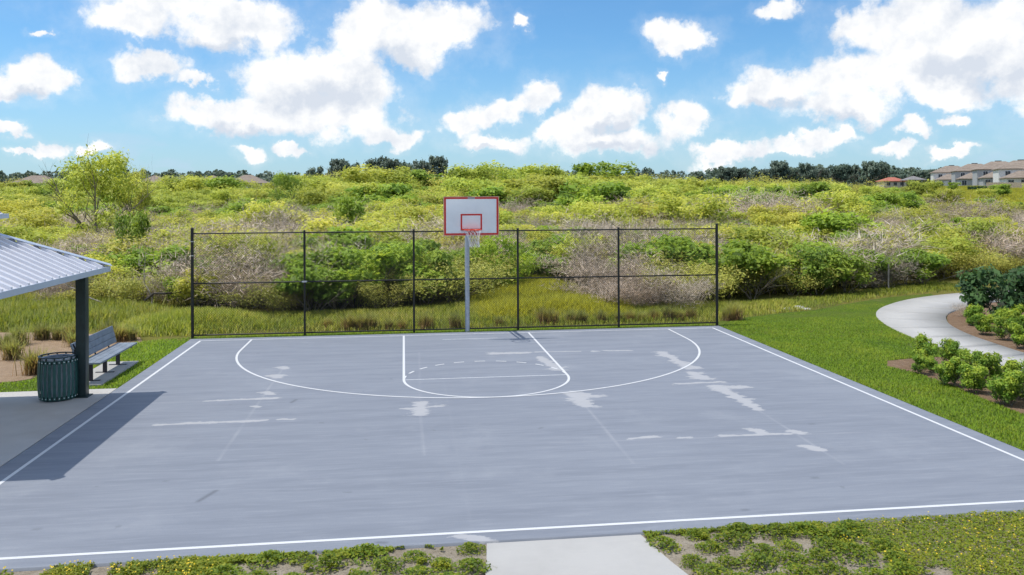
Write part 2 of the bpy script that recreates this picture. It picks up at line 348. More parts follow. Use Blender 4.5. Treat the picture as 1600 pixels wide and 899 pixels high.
foliage('blade_tall', [(0, (0.075, 0.125, 0.012)), (0.45, (0.175, 0.215, 0.022)), (0.75, (0.27, 0.27, 0.045)), (1, (0.36, 0.31, 0.12))], 0.35)
foliage('blade_meadow', [(0, (0.162, 0.173, 0.012)), (0.5, (0.257, 0.257, 0.016)), (1, (0.351, 0.336, 0.040))], 0.35)
foliage('blade_bunch', [(0, (0.237, 0.156, 0.088)), (0.35, (0.213, 0.169, 0.069)), (0.6, (0.169, 0.194, 0.040)), (1, (0.231, 0.250, 0.069))], 0.3, objvar=0.5, warm=(1.3, 0.95, 0.85))
foliage('leaf_weed', [(0, (0.053, 0.093, 0.009)), (0.5, (0.112, 0.165, 0.013)), (1, (0.226, 0.232, 0.020))], 0.3, objvar=0.25)
plain('petal_yellow', (0.72, 0.52, 0.02), 0.7, 0, 0.15, 30)

# ------------------------------------------------------------------ the setting: ground
def setting():
    s = np.linspace(-1, 1, 241); ax = np.sinh(s*5.2)/np.sinh(5.2)*2600
    X, Y = np.meshgrid(ax+2, ax-4, indexing='ij'); Z = hgt(X, Y)+np.where(np.hypot(X, Y) > 40, 0.25*(fbm(X/14, Y/14, 3)-0.5), 0)
    n = 241; i = np.arange(n*n).reshape(n, n)
    f = np.stack([i[:-1, :-1], i[1:, :-1], i[1:, 1:], i[:-1, 1:]], -1).reshape(-1, 4)
    tag(obj('ground', mesh_np('ground', np.stack([X, Y, Z], -1).reshape(-1, 3), f, MATS['ground_soil'], smooth=True)), kind='structure')
    # the court slab with its worn paint (wear, crack and scuff values live on the surface itself)
    x0, x1, y0, y1 = -7.72, 7.72, -14.40, 0.35; st = 0.028
    xs = np.linspace(x0, x1, int((x1-x0)/st)); ys = np.linspace(y0, y1, int((y1-y0)/st)); X, Y = np.meshgrid(xs, ys, indexing='ij')
    wear = np.zeros_like(X); crack = np.zeros_like(X); scuff = np.zeros_like(X)
    nz = fbm(X*1.6, Y*4.5, 11); nz2 = fbm(X*5, Y*9, 31)
    for a, b, c, d, r in WEAR:
        dx, dy = c-a, d-b; L2 = dx*dx+dy*dy+1e-6; t = np.clip(((X-a)*dx+(Y-b)*dy)/L2, 0, 1)
        ex, ey = X-a-t*dx, Y-b-t*dy
        along = abs(dx) > abs(dy)
        dd = np.hypot(ex*(0.75 if along else 0.62), ey*(1.25 if along else 1.0))
        wear = np.maximum(wear, np.clip(1.15-dd/(r*1.15*(0.15+1.7*nz)*(0.35+1.3*nz2)), 0, 1))
    for a, b, c, d, k in CRACKS:
        dx, dy = c-a, d-b; L2 = dx*dx+dy*dy; t = np.clip(((X-a)*dx+(Y-b)*dy)/L2, 0, 1)
        wob = 0.03*(fbm(X*1.1+Y*1.1, X*0+3.3, 71)-0.5)
        dd = np.hypot(X-a-t*dx+wob, Y-b-t*dy+wob)
        crack = np.maximum(crack, k*np.clip(1-dd/0.040, 0, 1)*(0.1+1.6*np.clip(fbm(X*2.2, Y*2.2, 51)-0.12, 0, 1)))
    for a, b, c, d, k in SCUFFS:
        dx, dy = c-a, d-b; L2 = dx*dx+dy*dy; t = np.clip(((X-a)*dx+(Y-b)*dy)/L2, 0, 1)
        scuff = np.maximum(scuff, k*np.clip(1-np.hypot(X-a-t*dx, Y-b-t*dy)/0.055, 0, 1))
    nx, ny = X.shape; i = np.arange(nx*ny).reshape(nx, ny)
    f = np.stack([i[:-1, :-1], i[1:, :-1], i[1:, 1:], i[:-1, 1:]], -1).reshape(-1, 4)
    V = np.stack([X, Y, np.zeros_like(X)], -1).reshape(-1, 3)
    # skirt: the slab's four sides
    rim = np.concatenate([i[:, 0], i[-1, 1:], i[::-1, -1][1:], i[0, ::-1][1:-1]]); low = V[rim].copy(); low[:, 2] = -0.15; k0 = len(V); m = len(rim)
    V2 = np.concatenate([V, low]); q = np.stack([rim, k0+np.arange(m), k0+(np.arange(m)+1) % m, np.roll(rim, -1)], -1)
    me = mesh_np('basketball_court', V2, np.concatenate([f, q]), MATS['court_paint'])
    for nm, arr in (('wear', wear), ('crack', crack), ('scuff', scuff)):
        at = me.attributes.new(nm, 'FLOAT', 'POINT'); at.data.foreach_set('value', np.concatenate([arr.ravel(), np.zeros(m)]).astype(np.float32))
    court = tag(obj('basketball_court', me), kind='structure')
    Zl = 0.0015
    def strip(name, p, q, w=0.055, mat='line_paint', z=Zl):
        p = Vector(p); q = Vector(q); d = (q-p).normalized(); n_ = Vector((-d.y, d.x))*w/2
        B().face((p+n_).to_3d()+Vector((0, 0, z)), (p-n_).to_3d()+Vector((0, 0, z)), (q-n_).to_3d()+Vector((0, 0, z)), (q+n_).to_3d()+Vector((0, 0, z))).obj(name, MATS[mat], court)
    def arc(name, c, r, a0, a1, w=0.055, n=72, z=Zl, pre=(), post=()):
        ths = [a0+(a1-a0)*k/n for k in range(n+1)]
        inn = [(c[0]+(r-w/2)*math.cos(t), c[1]+(r-w/2)*math.sin(t), z) for t in ths]; out = [(c[0]+(r+w/2)*math.cos(t), c[1]+(r+w/2)*math.sin(t), z) for t in ths]
        inn = [p[0] for p in pre]+inn+[p[0] for p in post]; out = [p[1] for p in pre]+out+[p[1] for p in post]
        V = inn+out; k = len(inn); F = [(j, j+1, k+j+1, k+j) for j in range(k-1)]
        obj(name, mesh_np(name, V, F, MATS['line_paint']), court)
    W = 7.3865
    strip('side_line', (-W, 0.03), (-W, -14.145), 0.06); strip('side_line', (W, 0.03), (W, -14.145), 0.06)
    strip('half_court_line', (-W-0.03, -14.12), (W+0.03, -14.12), 0.062, z=0.0025)
    strip('base_line', (-W-0.03, 0.0), (W+0.03, 0.0), 0.07, 'worn_line_paint', z=0.0025)
    for s in (-1, 1): strip('lane_line', (1.80*s, -0.03), (1.80*s, -5.80), 0.055, z=0.0035)
    strip('free_throw_line', (-1.77, -5.77), (1.77, -5.77), 0.052, 'worn_line_paint')
    arc('free_throw_circle', (0, -5.79), 1.80, math.pi, 2*math.pi, 0.055, 60, z=0.0045)
    nd_ = 11
    for k in range(nd_):
        a0 = math.pi*(k+0.22)/nd_; arc('circle_dash', (0, -5.79), 1.80, a0, a0+math.pi/nd_*0.50, 0.05, 5, z=0.0045)
    r = 6.0
    arc('three_point_line', (0, -1.6), r, math.pi, 2*math.pi, 0.055, 96, z=0.0055,
        pre=[((-r+0.0275, -0.03, 0.0055), (-r-0.0275, -0.03, 0.0055))], post=[((r-0.0275, -0.03, 0.0055), (r+0.0275, -0.03, 0.0055))])
    strip('backboard_mark', (-0.74, -0.82), (0.80, -0.78), 0.045, 'worn_line_paint')
    # near walkway leading off the court, flared on its right
    edge = [(0.96, -14.43), (1.02, -14.8), (1.08, -15.15), (1.17, -15.55), (1.40, -16.3), (1.8, -17.2)]
    tag(B().poly([(-0.86, -14.43), (-0.90, -14.8), (-0.95, -15.2), (-1.0, -16), (-1.0, -17.2)]+edge[::-1], -0.12, -0.012).obj('walkway', MATS['path_concrete']), kind='structure')
    # pavilion floor slab
    tag(B().poly([(-7.745, -5.66), (-7.745, -14.2), (-14.2, -14.2), (-14.2, -5.72)], -0.15, -0.006).obj('pavilion_floor', MATS['pavilion_concrete']), kind='structure')
    tag(B().poly([(-8.19, -5.27), (-8.96, -5.27), (-8.96, -2.70), (-8.20, -2.70)], -0.12, 0.0).obj('bench_pad', MATS['path_concrete']), kind='structure')
    # curving footpath on the right
    outer = [(11.7, -14), (11.75, -10), (11.85, -7.03), (11.9, -5.7), (12.0, -4.25), (12.22, -2.6), (12.6, -0.95), (13.25, 0.9), (14.05, 2.3), (15.2, 3.6), (16.95, 5.0), (19.0, 6.05), (21.0, 6.6), (26, 7.4), (34, 8.0)]
    inner = [(13.3, -14), (13.32, -10), (13.42, -7), (13.55, -5.1), (13.75, -3.8), (14.0, -2.5), (14.45, -1.1), (15.0, 0.0), (15.95, 1.35), (17.0, 2.3), (18.3, 3.2), (20, 4.1), (22, 4.75), (27, 5.6), (34, 6.2)]
    def smooth_line(p, k=6):
        p = [Vector(a) for a in p]; o = []
        for j in range(len(p)-1):
            a, b, c, d = p[max(j-1, 0)], p[j], p[j+1], p[min(j+2, len(p)-1)]
            for s_ in range(k):
                t = s_/k; o.append(0.5*((2*b)+(c-a)*t+(2*a-5*b+4*c-d)*t*t+(3*b-a-3*c+d)*t**3))
        return o+[p[-1]]
    so_, si = smooth_line(outer), smooth_line(inner); m = len(so_)
    zz = [H(p.x, p.y)+0.055 for p in so_]; V = [(p.x, p.y, z) for p, z in zip(so_, zz)]+[(p.x, p.y, z) for p, z in zip(si, zz)]+[(p.x, p.y, z-0.15) for p, z in zip(so_, zz)]+[(p.x, p.y, z-0.15) for p, z in zip(si, zz)]
    fp = None; step = 6
    for a in range(0, m-1, step):
        b_ = min(a+step, m-1); k = b_-a+1
        P_ = [(so_[j].lerp(so_[j+1], 0.012) if j == a and a > 0 else so_[j]) for j in range(a, b_+1)]; Q_ = [(si[j].lerp(si[j+1], 0.012) if j == a and a > 0 else si[j]) for j in range(a, b_+1)]
        Vv = [(p.x, p.y, z) for p, z in zip(P_, zz[a:b_+1])]+[(p.x, p.y, z) for p, z in zip(Q_, zz[a:b_+1])]; Vv += [(x, y, z-0.14) for x, y, z in Vv]
        Ff = [(j, j+1, k+j+1, k+j) for j in range(k-1)]+[(j+1, j, 2*k+j, 2*k+j+1) for j in range(k-1)]+[(k+j, k+j+1, 3*k+j+1, 3*k+j) for j in range(k-1)]+[(0, k, 3*k, 2*k), (k-1, 2*k-1, 4*k-1, 3*k-1)]
        me_ = mesh_np('slab', Vv, Ff, MATS['path_concrete'])
        if fp is None: fp = tag(obj('footpath', me_), kind='structure')
        else: obj('slab', me_, fp)
    # lawn sheets and planting beds
    def sheet(name, pts, z, mat):
        b = B(); vs = [b.bm.verts.new((x, y, z if abs(H(x, y)+0.05) < 0.02 else H(x, y)+0.05+z)) for x, y in pts]; b.bm.faces.new(vs)
        bmesh.ops.triangulate(b.bm, faces=b.bm.faces[:]); return tag(b.obj(name, MATS[mat]), kind='structure')
    lawn = [(7.72, -14.4), (7.72, 0.35)]+[(7.6, 1.0), (8.6, 1.6), (10.5, 2.6), (12.3, 3.2), (14.2, 4.5), (16.6, 5.9), (19, 6.7)]+[(p.x, p.y) for p in so_[::-1] if p.x < 19.0]
    sheet('lawn', lawn, -0.034, 'lawn_turf')
    sheet('lawn', [(-14.2, -5.70), (-7.745, -5.64), (-7.72, 0.35), (7.6, 0.35), (7.6, 1.05), (-7.6, 1.0), (-9.2, 0.2), (-9.9, -2.4), (-10.2, -4.6), (-14.2, -5.2)], -0.034, 'lawn_turf')
    sheet('planting_bed', [(-14.5, -5.15), (-10.25, -4.55), (-9.6, -3.9), (-9.55, -1.2), (-9.0, 0.3), (-9.4, 1.3), (-12, 2.2), (-15, 2.6)], -0.029, 'pine_straw')
    sheet('planting_bed', [(9.35, -5.9), (9.75, -5.25), (10.4, -5.1), (11.3, -5.0), (11.78, -5.6), (11.75, -7.0), (11.65, -10), (11.6, -14), (9.3, -14), (9.36, -10.1), (9.4, -9.4), (9.55, -8.1), (9.6, -6.6)], -0.027, 'mulch')
    bed2 = [(p.x+0.02, p.y-0.02) for p in si if -8.5 < p.y < 4.3]
    sheet('planting_bed', bed2+[(22, 3.4), (21, 0), (19, -8)], -0.027, 'mulch')
    sheet('sandy_verge', [(-9.5, -14.40), (-0.86, -14.40), (-1.0, -17.2), (-9.5, -17.2)], -0.034, 'sandy_soil')
    sheet('sandy_verge', [(0.96, -14.40), (9.5, -14.40), (9.5, -17.4), (1.8, -17.4), (1.38, -16.3), (1.15, -15.55), (1.0, -14.8)], -0.034, 'sandy_soil')
    return court
WEAR = [(-5.65,-7.08,-4.33,-7.02,.11), (-6.09,-8.71,-4.28,-8.68,.10), (-3.97,-8.66,-3.79,-8.70,.10), (-4.62,-3.98,-4.52,-4.16,.13), (-4.65,-4.89,-4.55,-5.11,.12), (-4.60,-6.48,-4.45,-6.69,.12), (-4.62,-7.63,-4.52,-7.70,.11),
 (-1.73,-8.25,-1.13,-8.14,.13), (-1.48,-7.80,-1.50,-8.69,.14), (0.55,-3.03,1.22,-3.04,.24), (1.58,-3.02,2.65,-3.07,.11), (3.02,-3.13,3.15,-3.15,.10), (3.33,-3.09,3.97,-3.18,.10), (1.51,-3.67,1.72,-5.23,.14),
 (1.58,-7.4,1.65,-8.50,.17), (1.58,-7.45,1.93,-7.83,.16), (4.67,-3.5,4.75,-5.54,.15), (4.61,-6.01,4.65,-6.61,.18), (3.97,-7.00,4.88,-6.95,.14), (4.64,-7.40,5.20,-7.48,.15), (4.64,-7.3,4.72,-8.66,.15), (4.72,-8.66,4.70,-9.28,.10),
 (1.90,-10.70,2.28,-10.63,.11), (2.69,-10.76,2.86,-10.78,.09), (3.42,-10.77,4.53,-10.80,.09), (4.10,-10.51,4.13,-10.74,.13), (4.68,-10.67,4.78,-10.80,.09), (4.50,-11.48,4.65,-11.70,.10), (-1.14,-14.2,-0.9,-14.36,.14)]
CRACKS = [(-4.58,-3.85,-4.59,-10.92,.8), (-1.50,-8.5,-1.49,-11.11,.8), (-1.41,-2.54,-1.49,-7.59,.35), (1.61,-8.3,1.58,-11.92,.9), (4.70,-9.0,4.64,-12.4,1.0), (1.73,-7.08,6.18,-7.08,.6), (0.54,-10.74,6.40,-10.92,.55), (-6.48,-7.11,-4.20,-7.04,.5), (-1.0,-14.3,-0.95,-6.0,.12), (1.7,-8.2,4.5,-9.6,.10), (-7.2,-3.05,7.2,-3.1,.18)]
SCUFFS = [(-4.47,-12.62,-4.33,-12.25,.9), (-3.96,-7.45,-3.90,-7.22,.8), (0.5,-9.9,0.55,-9.85,.5), (3.9,-12.9,3.96,-12.9,.6), (2.45,-13.9,2.5,-13.9,.6), (-2.1,-14.26,-2.02,-14.28,.8), (5.2,-10.3,5.25,-10.3,.5), (-6.2,-13.3,-6.15,-13.3,.5)]
court = setting()

# ------------------------------------------------------------------ fence
def fence():
    f = tag(empty('chain_link_fence', (0, 0.6, -0.04)), 'tall black chain link fence with six posts behind the basketball goal', 'fence')
    px = [-7.74, -4.63, -1.50, 1.58, 4.66, 7.76]
    for i, x in enumerate(px):
        end = i in (0, 5); h = 3.12 if end else 3.03; r = 0.042 if end else 0.032
        p = B().tube([(x, 0, -0.05), (x, 0, h)], r, 12).obj('post', MATS['black_coat'], f, True)
        B().tube([(x, 0, h+0.001), (x, 0, h+0.018), (x, 0, h+0.032)], [r+0.005, r+0.004, r*0.5], 12).obj('post_cap', MATS['black_coat'], p, True)
        if end:
            for z in (0.45, 0.95, 1.95, 2.35, 2.75):
                B().tube([(x, 0, z), (x, 0, z+0.022)], r+0.006, 12).obj('tension_band', MATS['zinc_clip'] if (i == 0 and z in (2.35, 2.75)) else MATS['black_coat'], p, True)
    for i in range(5):
        a, b = px[i], px[i+1]
        for z in (0.10, 1.57, 2.99):
            B().tube([(a+0.03, 0, z), (b-0.03, 0, z)], 0.021, 8).obj('rail', MATS['black_coat'], f, True)
    cl = B().box(-4.70, -4.56, -0.04, -0.034, 1.555, 1.60).obj('rail_clip', MATS['zinc_clip'], f)
    # woven wire: two families of zigzag wires, one panel per bay
    for i in range(5):
        a, b = px[i]+0.035, px[i+1]-0.035; z0, z1 = 0.10, 2.99; st = 0.072; w = 0.0024; V = []; F = []
        for s in (1, -1):
            k = a-(z1-z0) if s == 1 else a
            while k < (b if s == 1 else b+(z1-z0)):
                # line x = k + s*(z-z0)
                za = max(z0, z0+(a-k) if s == 1 else z0+(k-b)); zb = min(z1, z0+(b-k) if s == 1 else z0+(k-a))
                if zb-za > 0.02:
                    xa, xb = k+s*(za-z0), k+s*(zb-z0); n = len(V); y = 0.036*1 + s*0.0026
                    for (X_, Z_) in ((xa, za), (xb, zb)):
                        V += [(X_-w*0.7, -y, Z_+s*w*0.7), (X_, -y-w, Z_), (X_+w*0.7, -y, Z_-s*w*0.7), (X_, -y+w, Z_)]
                    F += [(n+j, n+(j+1) % 4, n+4+(j+1) % 4, n+4+j) for j in range(4)]
                k += st
        tag(obj('wire_mesh', mesh_np('wire_mesh', V, F, MATS['black_coat']), f), kind='stuff')
fence()

# ------------------------------------------------------------------ basketball goal
def goal():
    g = tag(empty('basketball_goal', (0.06, 0.5, -0.04)), 'basketball goal with white red-bordered backboard on a grey steel pole', 'basketball goal')
    B().tube([(0, 0, -0.05), (0, 0, 3.25)], 0.070, 20).obj('pole', MATS['galvanised'], g, True)
    B().tube([(0, 0, 3.2501), (0, 0, 3.29)], [0.076, 0.05], 20).obj('pole_cap', MATS['galvanised'], g, True)
    by = -1.33                                   # board plane relative to the pole
    bz = 2.93; bw = 0.762; bh = 1.067; bx = 0.02
    B().tube([(0, 0.02, 3.18), (bx, by+0.05, 3.42)], 0.05, 10).obj('support_arm', MATS['galvanised'], g, True)
    B().tube([(0, 0.02, 2.86), (bx, by+0.05, 3.08)], 0.028, 8).obj('support_brace', MATS['galvanised'], g, True)
    B().box(bx-0.25, bx+0.25, by+0.036, by+0.06, bz+0.1, bz+0.75).obj('mounting_plate', MATS['galvanised'], g)
    bd = B().box(bx-bw, bx+bw, by, by+0.035, bz, bz+bh, 0.006).obj('backboard', MATS['board_white'], g, True)
    def frame(name, x0, x1, z0, z1, w, y, th, mat):
        b = B(); y0 = y-th
        b.box(x0, x1, y0, y, z0, z0+w); b.box(x0, x1, y0, y, z1-w, z1); b.box(x0, x0+w, y0, y, z0+w, z1-w); b.box(x1-w, x1, y0, y, z0+w, z1-w)
        return b.obj(name, mat, bd)
    frame('edge_trim', bx-bw-0.012, bx+bw+0.012, bz-0.012, bz+bh+0.012, 0.020, by+0.040, 0.046, MATS['board_trim'])
    frame('border_stripe', bx-bw+0.009, bx+bw-0.009, bz+0.009, bz+bh-0.009, 0.048, by-0.0005, 0.003, MATS['board_red'])
    frame('target_square', bx-0.300, bx+0.300, bz+0.135, bz+0.595, 0.045, by-0.0005, 0.003, MATS['board_red'])
    B().box(bx-0.10, bx+0.10, by-0.009, by-0.004, bz+bh-0.052, bz+bh-0.014).obj('maker_label', MATS['label_grey'], bd)
    rz = 3.09; ry = by-0.15-0.235
    rim = B().tube([(bx+0.235*math.cos(t), ry+0.235*math.sin(t), rz) for t in [2*math.pi*k/40 for k in range(40)]], 0.011, 8, closed=True).obj('rim', MATS['rim_orange'], g, True)
    B().box(bx-0.27, bx+0.27, by-0.14, by-0.004, rz-0.008, rz+0.008).box(bx-0.10, bx+0.10, by-0.024, by-0.0045, rz-0.14, rz-0.0081).box(bx-0.09, bx-0.075, by-0.145, by-0.025, rz-0.10, rz-0.009).box(bx+0.075, bx+0.09, by-0.145, by-0.025, rz-0.10, rz-0.009).obj('rim_bracket', MATS['rim_orange'], rim)
    for s in (-1, 1): B().tube([(bx+s*0.07, by-0.01, rz-0.15), (bx+s*0.13, ry+0.2, rz-0.012)], 0.009, 6).obj('rim_brace', MATS['rim_orange'], rim, True)
    b = B(); n = 12; lv = [(0.0, 0.232), (0.09, 0.195), (0.18, 0.165), (0.28, 0.145), (0.38, 0.135), (0.46, 0.140)]
    for k in range(n):
        for s in (1, -1):
            pts = []
            for j, (dz, r) in enumerate(lv):
                t = 2*math.pi*(k+s*j*0.5)/n; pts.append((bx+0.012*j+r*math.cos(t), ry+r*math.sin(t), rz-0.01-dz))
            b.tube(pts, 0.0045, 4, cap=False)
    b.obj('net', MATS['net_cord'], rim)
goal()

# ------------------------------------------------------------------ pavilion
def pavilion():
    cx, cy, hw, ez, sl = -10.405, -8.635, 2.635, 2.545, 0.485
    p = tag(empty('picnic_pavilion', (cx, cy, 0)), 'open park pavilion with white ribbed metal hip roof and dark green posts', 'pavilion')
    for sx in (-1, 1):
        for sy in (-1, 1):
            x, y = sx*2.215, sy*2.335; c = B().box(x-0.095, x+0.095, y-0.095, y+0.095, -0.004, ez+0.06, 0.012).obj('post', MATS['green_steel'], p, True)
            B().box(x-0.15, x+0.15, y-0.15, y+0.15, -0.0035, 0.014, 0.003).obj('base_plate', MATS['green_steel'], c)
    for s in (-1, 1):
        B().box(s*2.215-0.07, s*2.215+0.07, -2.24, 2.24, ez-0.14, ez+0.04).obj('eave_beam', MATS['green_steel'], p)
        B().box(-2.14, 2.14, s*2.335-0.07, s*2.335+0.07, ez-0.142, ez+0.038).obj('eave_beam', MATS['green_steel'], p)
    op = 0.95; zt = ez+sl*(hw-op)
    Rz = [Matrix.Rotation(math.pi/2*k, 4, 'Z') for k in range(4)]
    ribs = {}
    for k in range(4):
        # the slope facing +X, then turned
        b = B(); th = 0.05
        top = [(hw, -hw, ez), (hw, hw, ez), (op, op, zt), (op, -op, zt)]; bot = [(x, y, z-th) for x, y, z in top]
        vt = [b.bm.verts.new(v) for v in top]; vb = [b.bm.verts.new(v) for v in bot]; b.bm.faces.new(vt); b.bm.faces.new(vb[::-1])
        for j in range(4): b.bm.faces.new((vt[j], vb[j], vb[(j+1) % 4], vt[(j+1) % 4]))
        s = b.obj('roof_slope', MATS['roof_white_metal'], p); s.matrix_local = Rz[k]
        B().box(hw-0.005, hw+0.02, -hw-0.018, hw+0.018, ez-0.075, ez+0.028).obj('eave_trim', MATS['roof_trim_metal'], s)
        q = -hw+0.12; nrib = 0
        while q < hw-0.08:
            xin = max(op, abs(q)+0.035)
            if hw-xin > 0.06:
                b = B(); za = ez+sl*(hw-xin); w0, w1, hh = 0.040, 0.030, 0.055
                prof = [(-w0, 0.001), (-w1, hh), (w1, hh), (w0, 0.001)]
                A = [b.bm.verts.new((hw-0.012, q+a, ez+sl*0.012+c)) for a, c in prof]; C = [b.bm.verts.new((xin, q+a, za+c)) for a, c in prof]
                for j in range(3): b.bm.faces.new((A[j], A[j+1], C[j+1], C[j]))
                b.bm.faces.new(A); b.bm.faces.new(C[::-1])
                b.obj('roof_rib', MATS['roof_white_metal'], s)
            q += 0.300; nrib += 1
    for k in range(4):
        a = Vector((hw+0.01, hw+0.01, ez+0.066)); c = Vector((op, op, zt+0.068)); n_ = Vector((1, -1, 0)).normalized()*0.10
        b = B(); ridge = Vector((0, 0, 0.016)); dn = Vector((0, 0, -0.028))
        A = [b.bm.verts.new(v) for v in (a-n_+dn, a+ridge, a+n_+dn)]; C = [b.bm.verts.new(v) for v in (c-n_+dn, c+ridge, c+n_+dn)]
        A2 = [b.bm.verts.new(v) for v in (a+n_+dn*1.25, a+ridge*0.4, a-n_+dn*1.25)]; C2 = [b.bm.verts.new(v) for v in (c+n_+dn*1.25, c+ridge*0.4, c-n_+dn*1.25)]
        b.bm.faces.new((A[0], A[1], C[1], C[0])); b.bm.faces.new((A[1], A[2], C[2], C[1])); b.bm.faces.new((A2[0], A2[1], C2[1], C2[0])); b.bm.faces.new((A2[1], A2[2], C2[2], C2[1]))
        b.bm.faces.new((A[0], C[0], C2[2], A2[2])); b.bm.faces.new((A[2], A2[0], C2[0], C[2])); b.bm.faces.new((A[0], A2[2], A2[1], A[1])); b.bm.faces.new((A[1], A2[1], A2[0], A[2]))
        h = b.obj('hip_cap', MATS['roof_trim_metal'], p); h.matrix_local = Rz[k]
        B().tube([(0.3, 0.3, ez+sl*(hw-0.3)-0.14), (hw-0.13, hw-0.13, ez-0.075)], 0.06, 4).obj('hip_beam', MATS['green_steel'], p).matrix_local = Rz[k]
    # raised upper tier
    uh, uz = 1.285, 3.665
    for k in range(4):
        B().box(op-0.12, op-0.02, op-0.12, op-0.02, zt-0.05, uz+0.1).obj('upper_post', MATS['green_steel'], p).matrix_local = Rz[k]
        b = B(); ap = (0, 0, uz+sl*uh); vt = [b.bm.verts.new(v) for v in ((uh, -uh, uz), (uh, uh, uz), ap)]; vb = [b.bm.verts.new((v[0], v[1], v[2]-0.05)) for v in ((uh, -uh, uz), (uh, uh, uz), ap)]
        b.bm.faces.new(vt); b.bm.faces.new(vb[::-1]); b.bm.faces.new((vt[0], vb[0], vb[1], vt[1]))
        s = b.obj('upper_roof_slope', MATS['roof_white_metal'], p); s.matrix_local = Rz[k]
        B().box(uh-0.005, uh+0.02, -uh-0.018, uh+0.018, uz-0.065, uz+0.022).obj('eave_trim', MATS['roof_trim_metal'], s)
        q = -uh+0.12
        while q < uh-0.05:
            xin = abs(q)+0.03
            if uh-xin > 0.05:
                b = B(); za = uz+sl*(uh-xin); prof = [(-0.05, 0.001), (-0.024, 0.036), (0.024, 0.036), (0.05, 0.001)]
                A = [b.bm.verts.new((uh-0.01, q+a, uz+c+0.004)) for a, c in prof]; C = [b.bm.verts.new((xin, q+a, za+c)) for a, c in prof]
                for j in range(3): b.bm.faces.new((A[j], A[j+1], C[j+1], C[j]))
                b.bm.faces.new(A); b.obj('roof_rib', MATS['roof_white_metal'], s)
            q += 0.3
        B().box(-op+0.12, op-0.12, op-0.09, op-0.05, zt+0.02, zt+0.12).obj('upper_rail', MATS['green_steel'], p).matrix_local = Rz[k]
pavilion()

# ------------------------------------------------------------------ litter bin, slim post, bench
def litter_bin():
    t = tag(empty('litter_bin', (-8.60, -6.42, -0.006)), 'round dark green slatted steel litter bin beside the pavilion post', 'bin')
    n = 26; r = 0.335
    b = B(); w, th = 0.029, 0.006
    zs = [(0.03, 0.0), (0.20, 0.018), (0.45, 0.026), (0.68, 0.016), (0.80, 0.004)]
    rows = []
    for z, o in zs: rows.append([b.bm.verts.new((r+o+dx, dy, z)) for dx, dy in ((0, -w), (th, -w), (th, w), (0, w))])
    for A, C in zip(rows, rows[1:]):
        for j in range(4): b.bm.faces.new((A[j], A[(j+1) % 4], C[(j+1) % 4], C[j]))
    b.bm.faces.new(rows[0][::-1]); b.bm.faces.new(rows[-1]); sm = b.mesh('slat', MATS['bin_green'])
    rv = B()
    for z, o in ((0.065, 0.004), (0.765, 0.009)): rv.tube([(r+o+th-0.002, 0, z), (r+o+th+0.006, 0, z)], [0.013, 0.009], 8)
    rm = rv.mesh('rivet', MATS['rivet'])
    for k in range(n):
        a = 2*math.pi*k/n+0.06; s = obj('slat', sm, t); s.rotation_euler = (0, 0, a); obj('rivets', rm, s)
    def ring(name, z0, z1, r0, r1, mat):
        b = B(); m = 40; V = []
        for z in (z0, z1):
            V.append([[b.bm.verts.new((rr*math.cos(2*math.pi*k/m), rr*math.sin(2*math.pi*k/m), z)) for k in range(m)] for rr in (r0, r1)])
        for k in range(m):
            k2 = (k+1) % m; A, C = V
            b.bm.faces.new((A[1][k], A[1][k2], C[1][k2], C[1][k])); b.bm.faces.new((A[0][k2], A[0][k], C[0][k], C[0][k2])); b.bm.faces.new((C[0][k], C[1][k], C[1][k2], C[0][k2])); b.bm.faces.new((A[1][k], A[0][k], A[0][k2], A[1][k2]))
        b.obj(name, MATS[mat], t, True)
    ring('top_band', 0.735, 0.795, r-0.008, r-0.001, 'green_steel'); ring('bottom_band', 0.035, 0.10, r-0.008, r-0.001, 'green_steel')
    ring('rim_hoop', 0.845, 0.868, r-0.012, r+0.016, 'green_steel'); ring('liner', 0.06, 0.82, r-0.042, r-0.034, 'liner'); ring('liner_lip', 0.815, 0.832, r-0.075, r-0.02, 'liner')
    st = B().box(r-0.010, r+0.008, -0.013, 0.013, 0.79, 0.85).mesh('hoop_stay', MATS['green_steel'])
    for k in range(n//2): obj('hoop_stay', st, t).rotation_euler = (0, 0, 2*math.pi*k/(n//2)+0.06)
    bot = B().tube([(0, 0, 0.0), (0, 0, 0.03)], r-0.045, 24); bot.obj('base', MATS['green_steel'], t)
    s = tag(empty('slim_post', (-8.335, -6.19, -0.006)), 'slim black steel post with a small top lever beside the litter bin', 'post')
    B().box(-0.045, 0.045, -0.03, 0.03, 0, 0.93, 0.006).obj('shaft', MATS['black_coat'], s)
    B().tube([(-0.02, 0, 0.92), (-0.07, 0, 1.03)], 0.016, 8).obj('lever', MATS['black_coat'], s, True)
litter_bin()
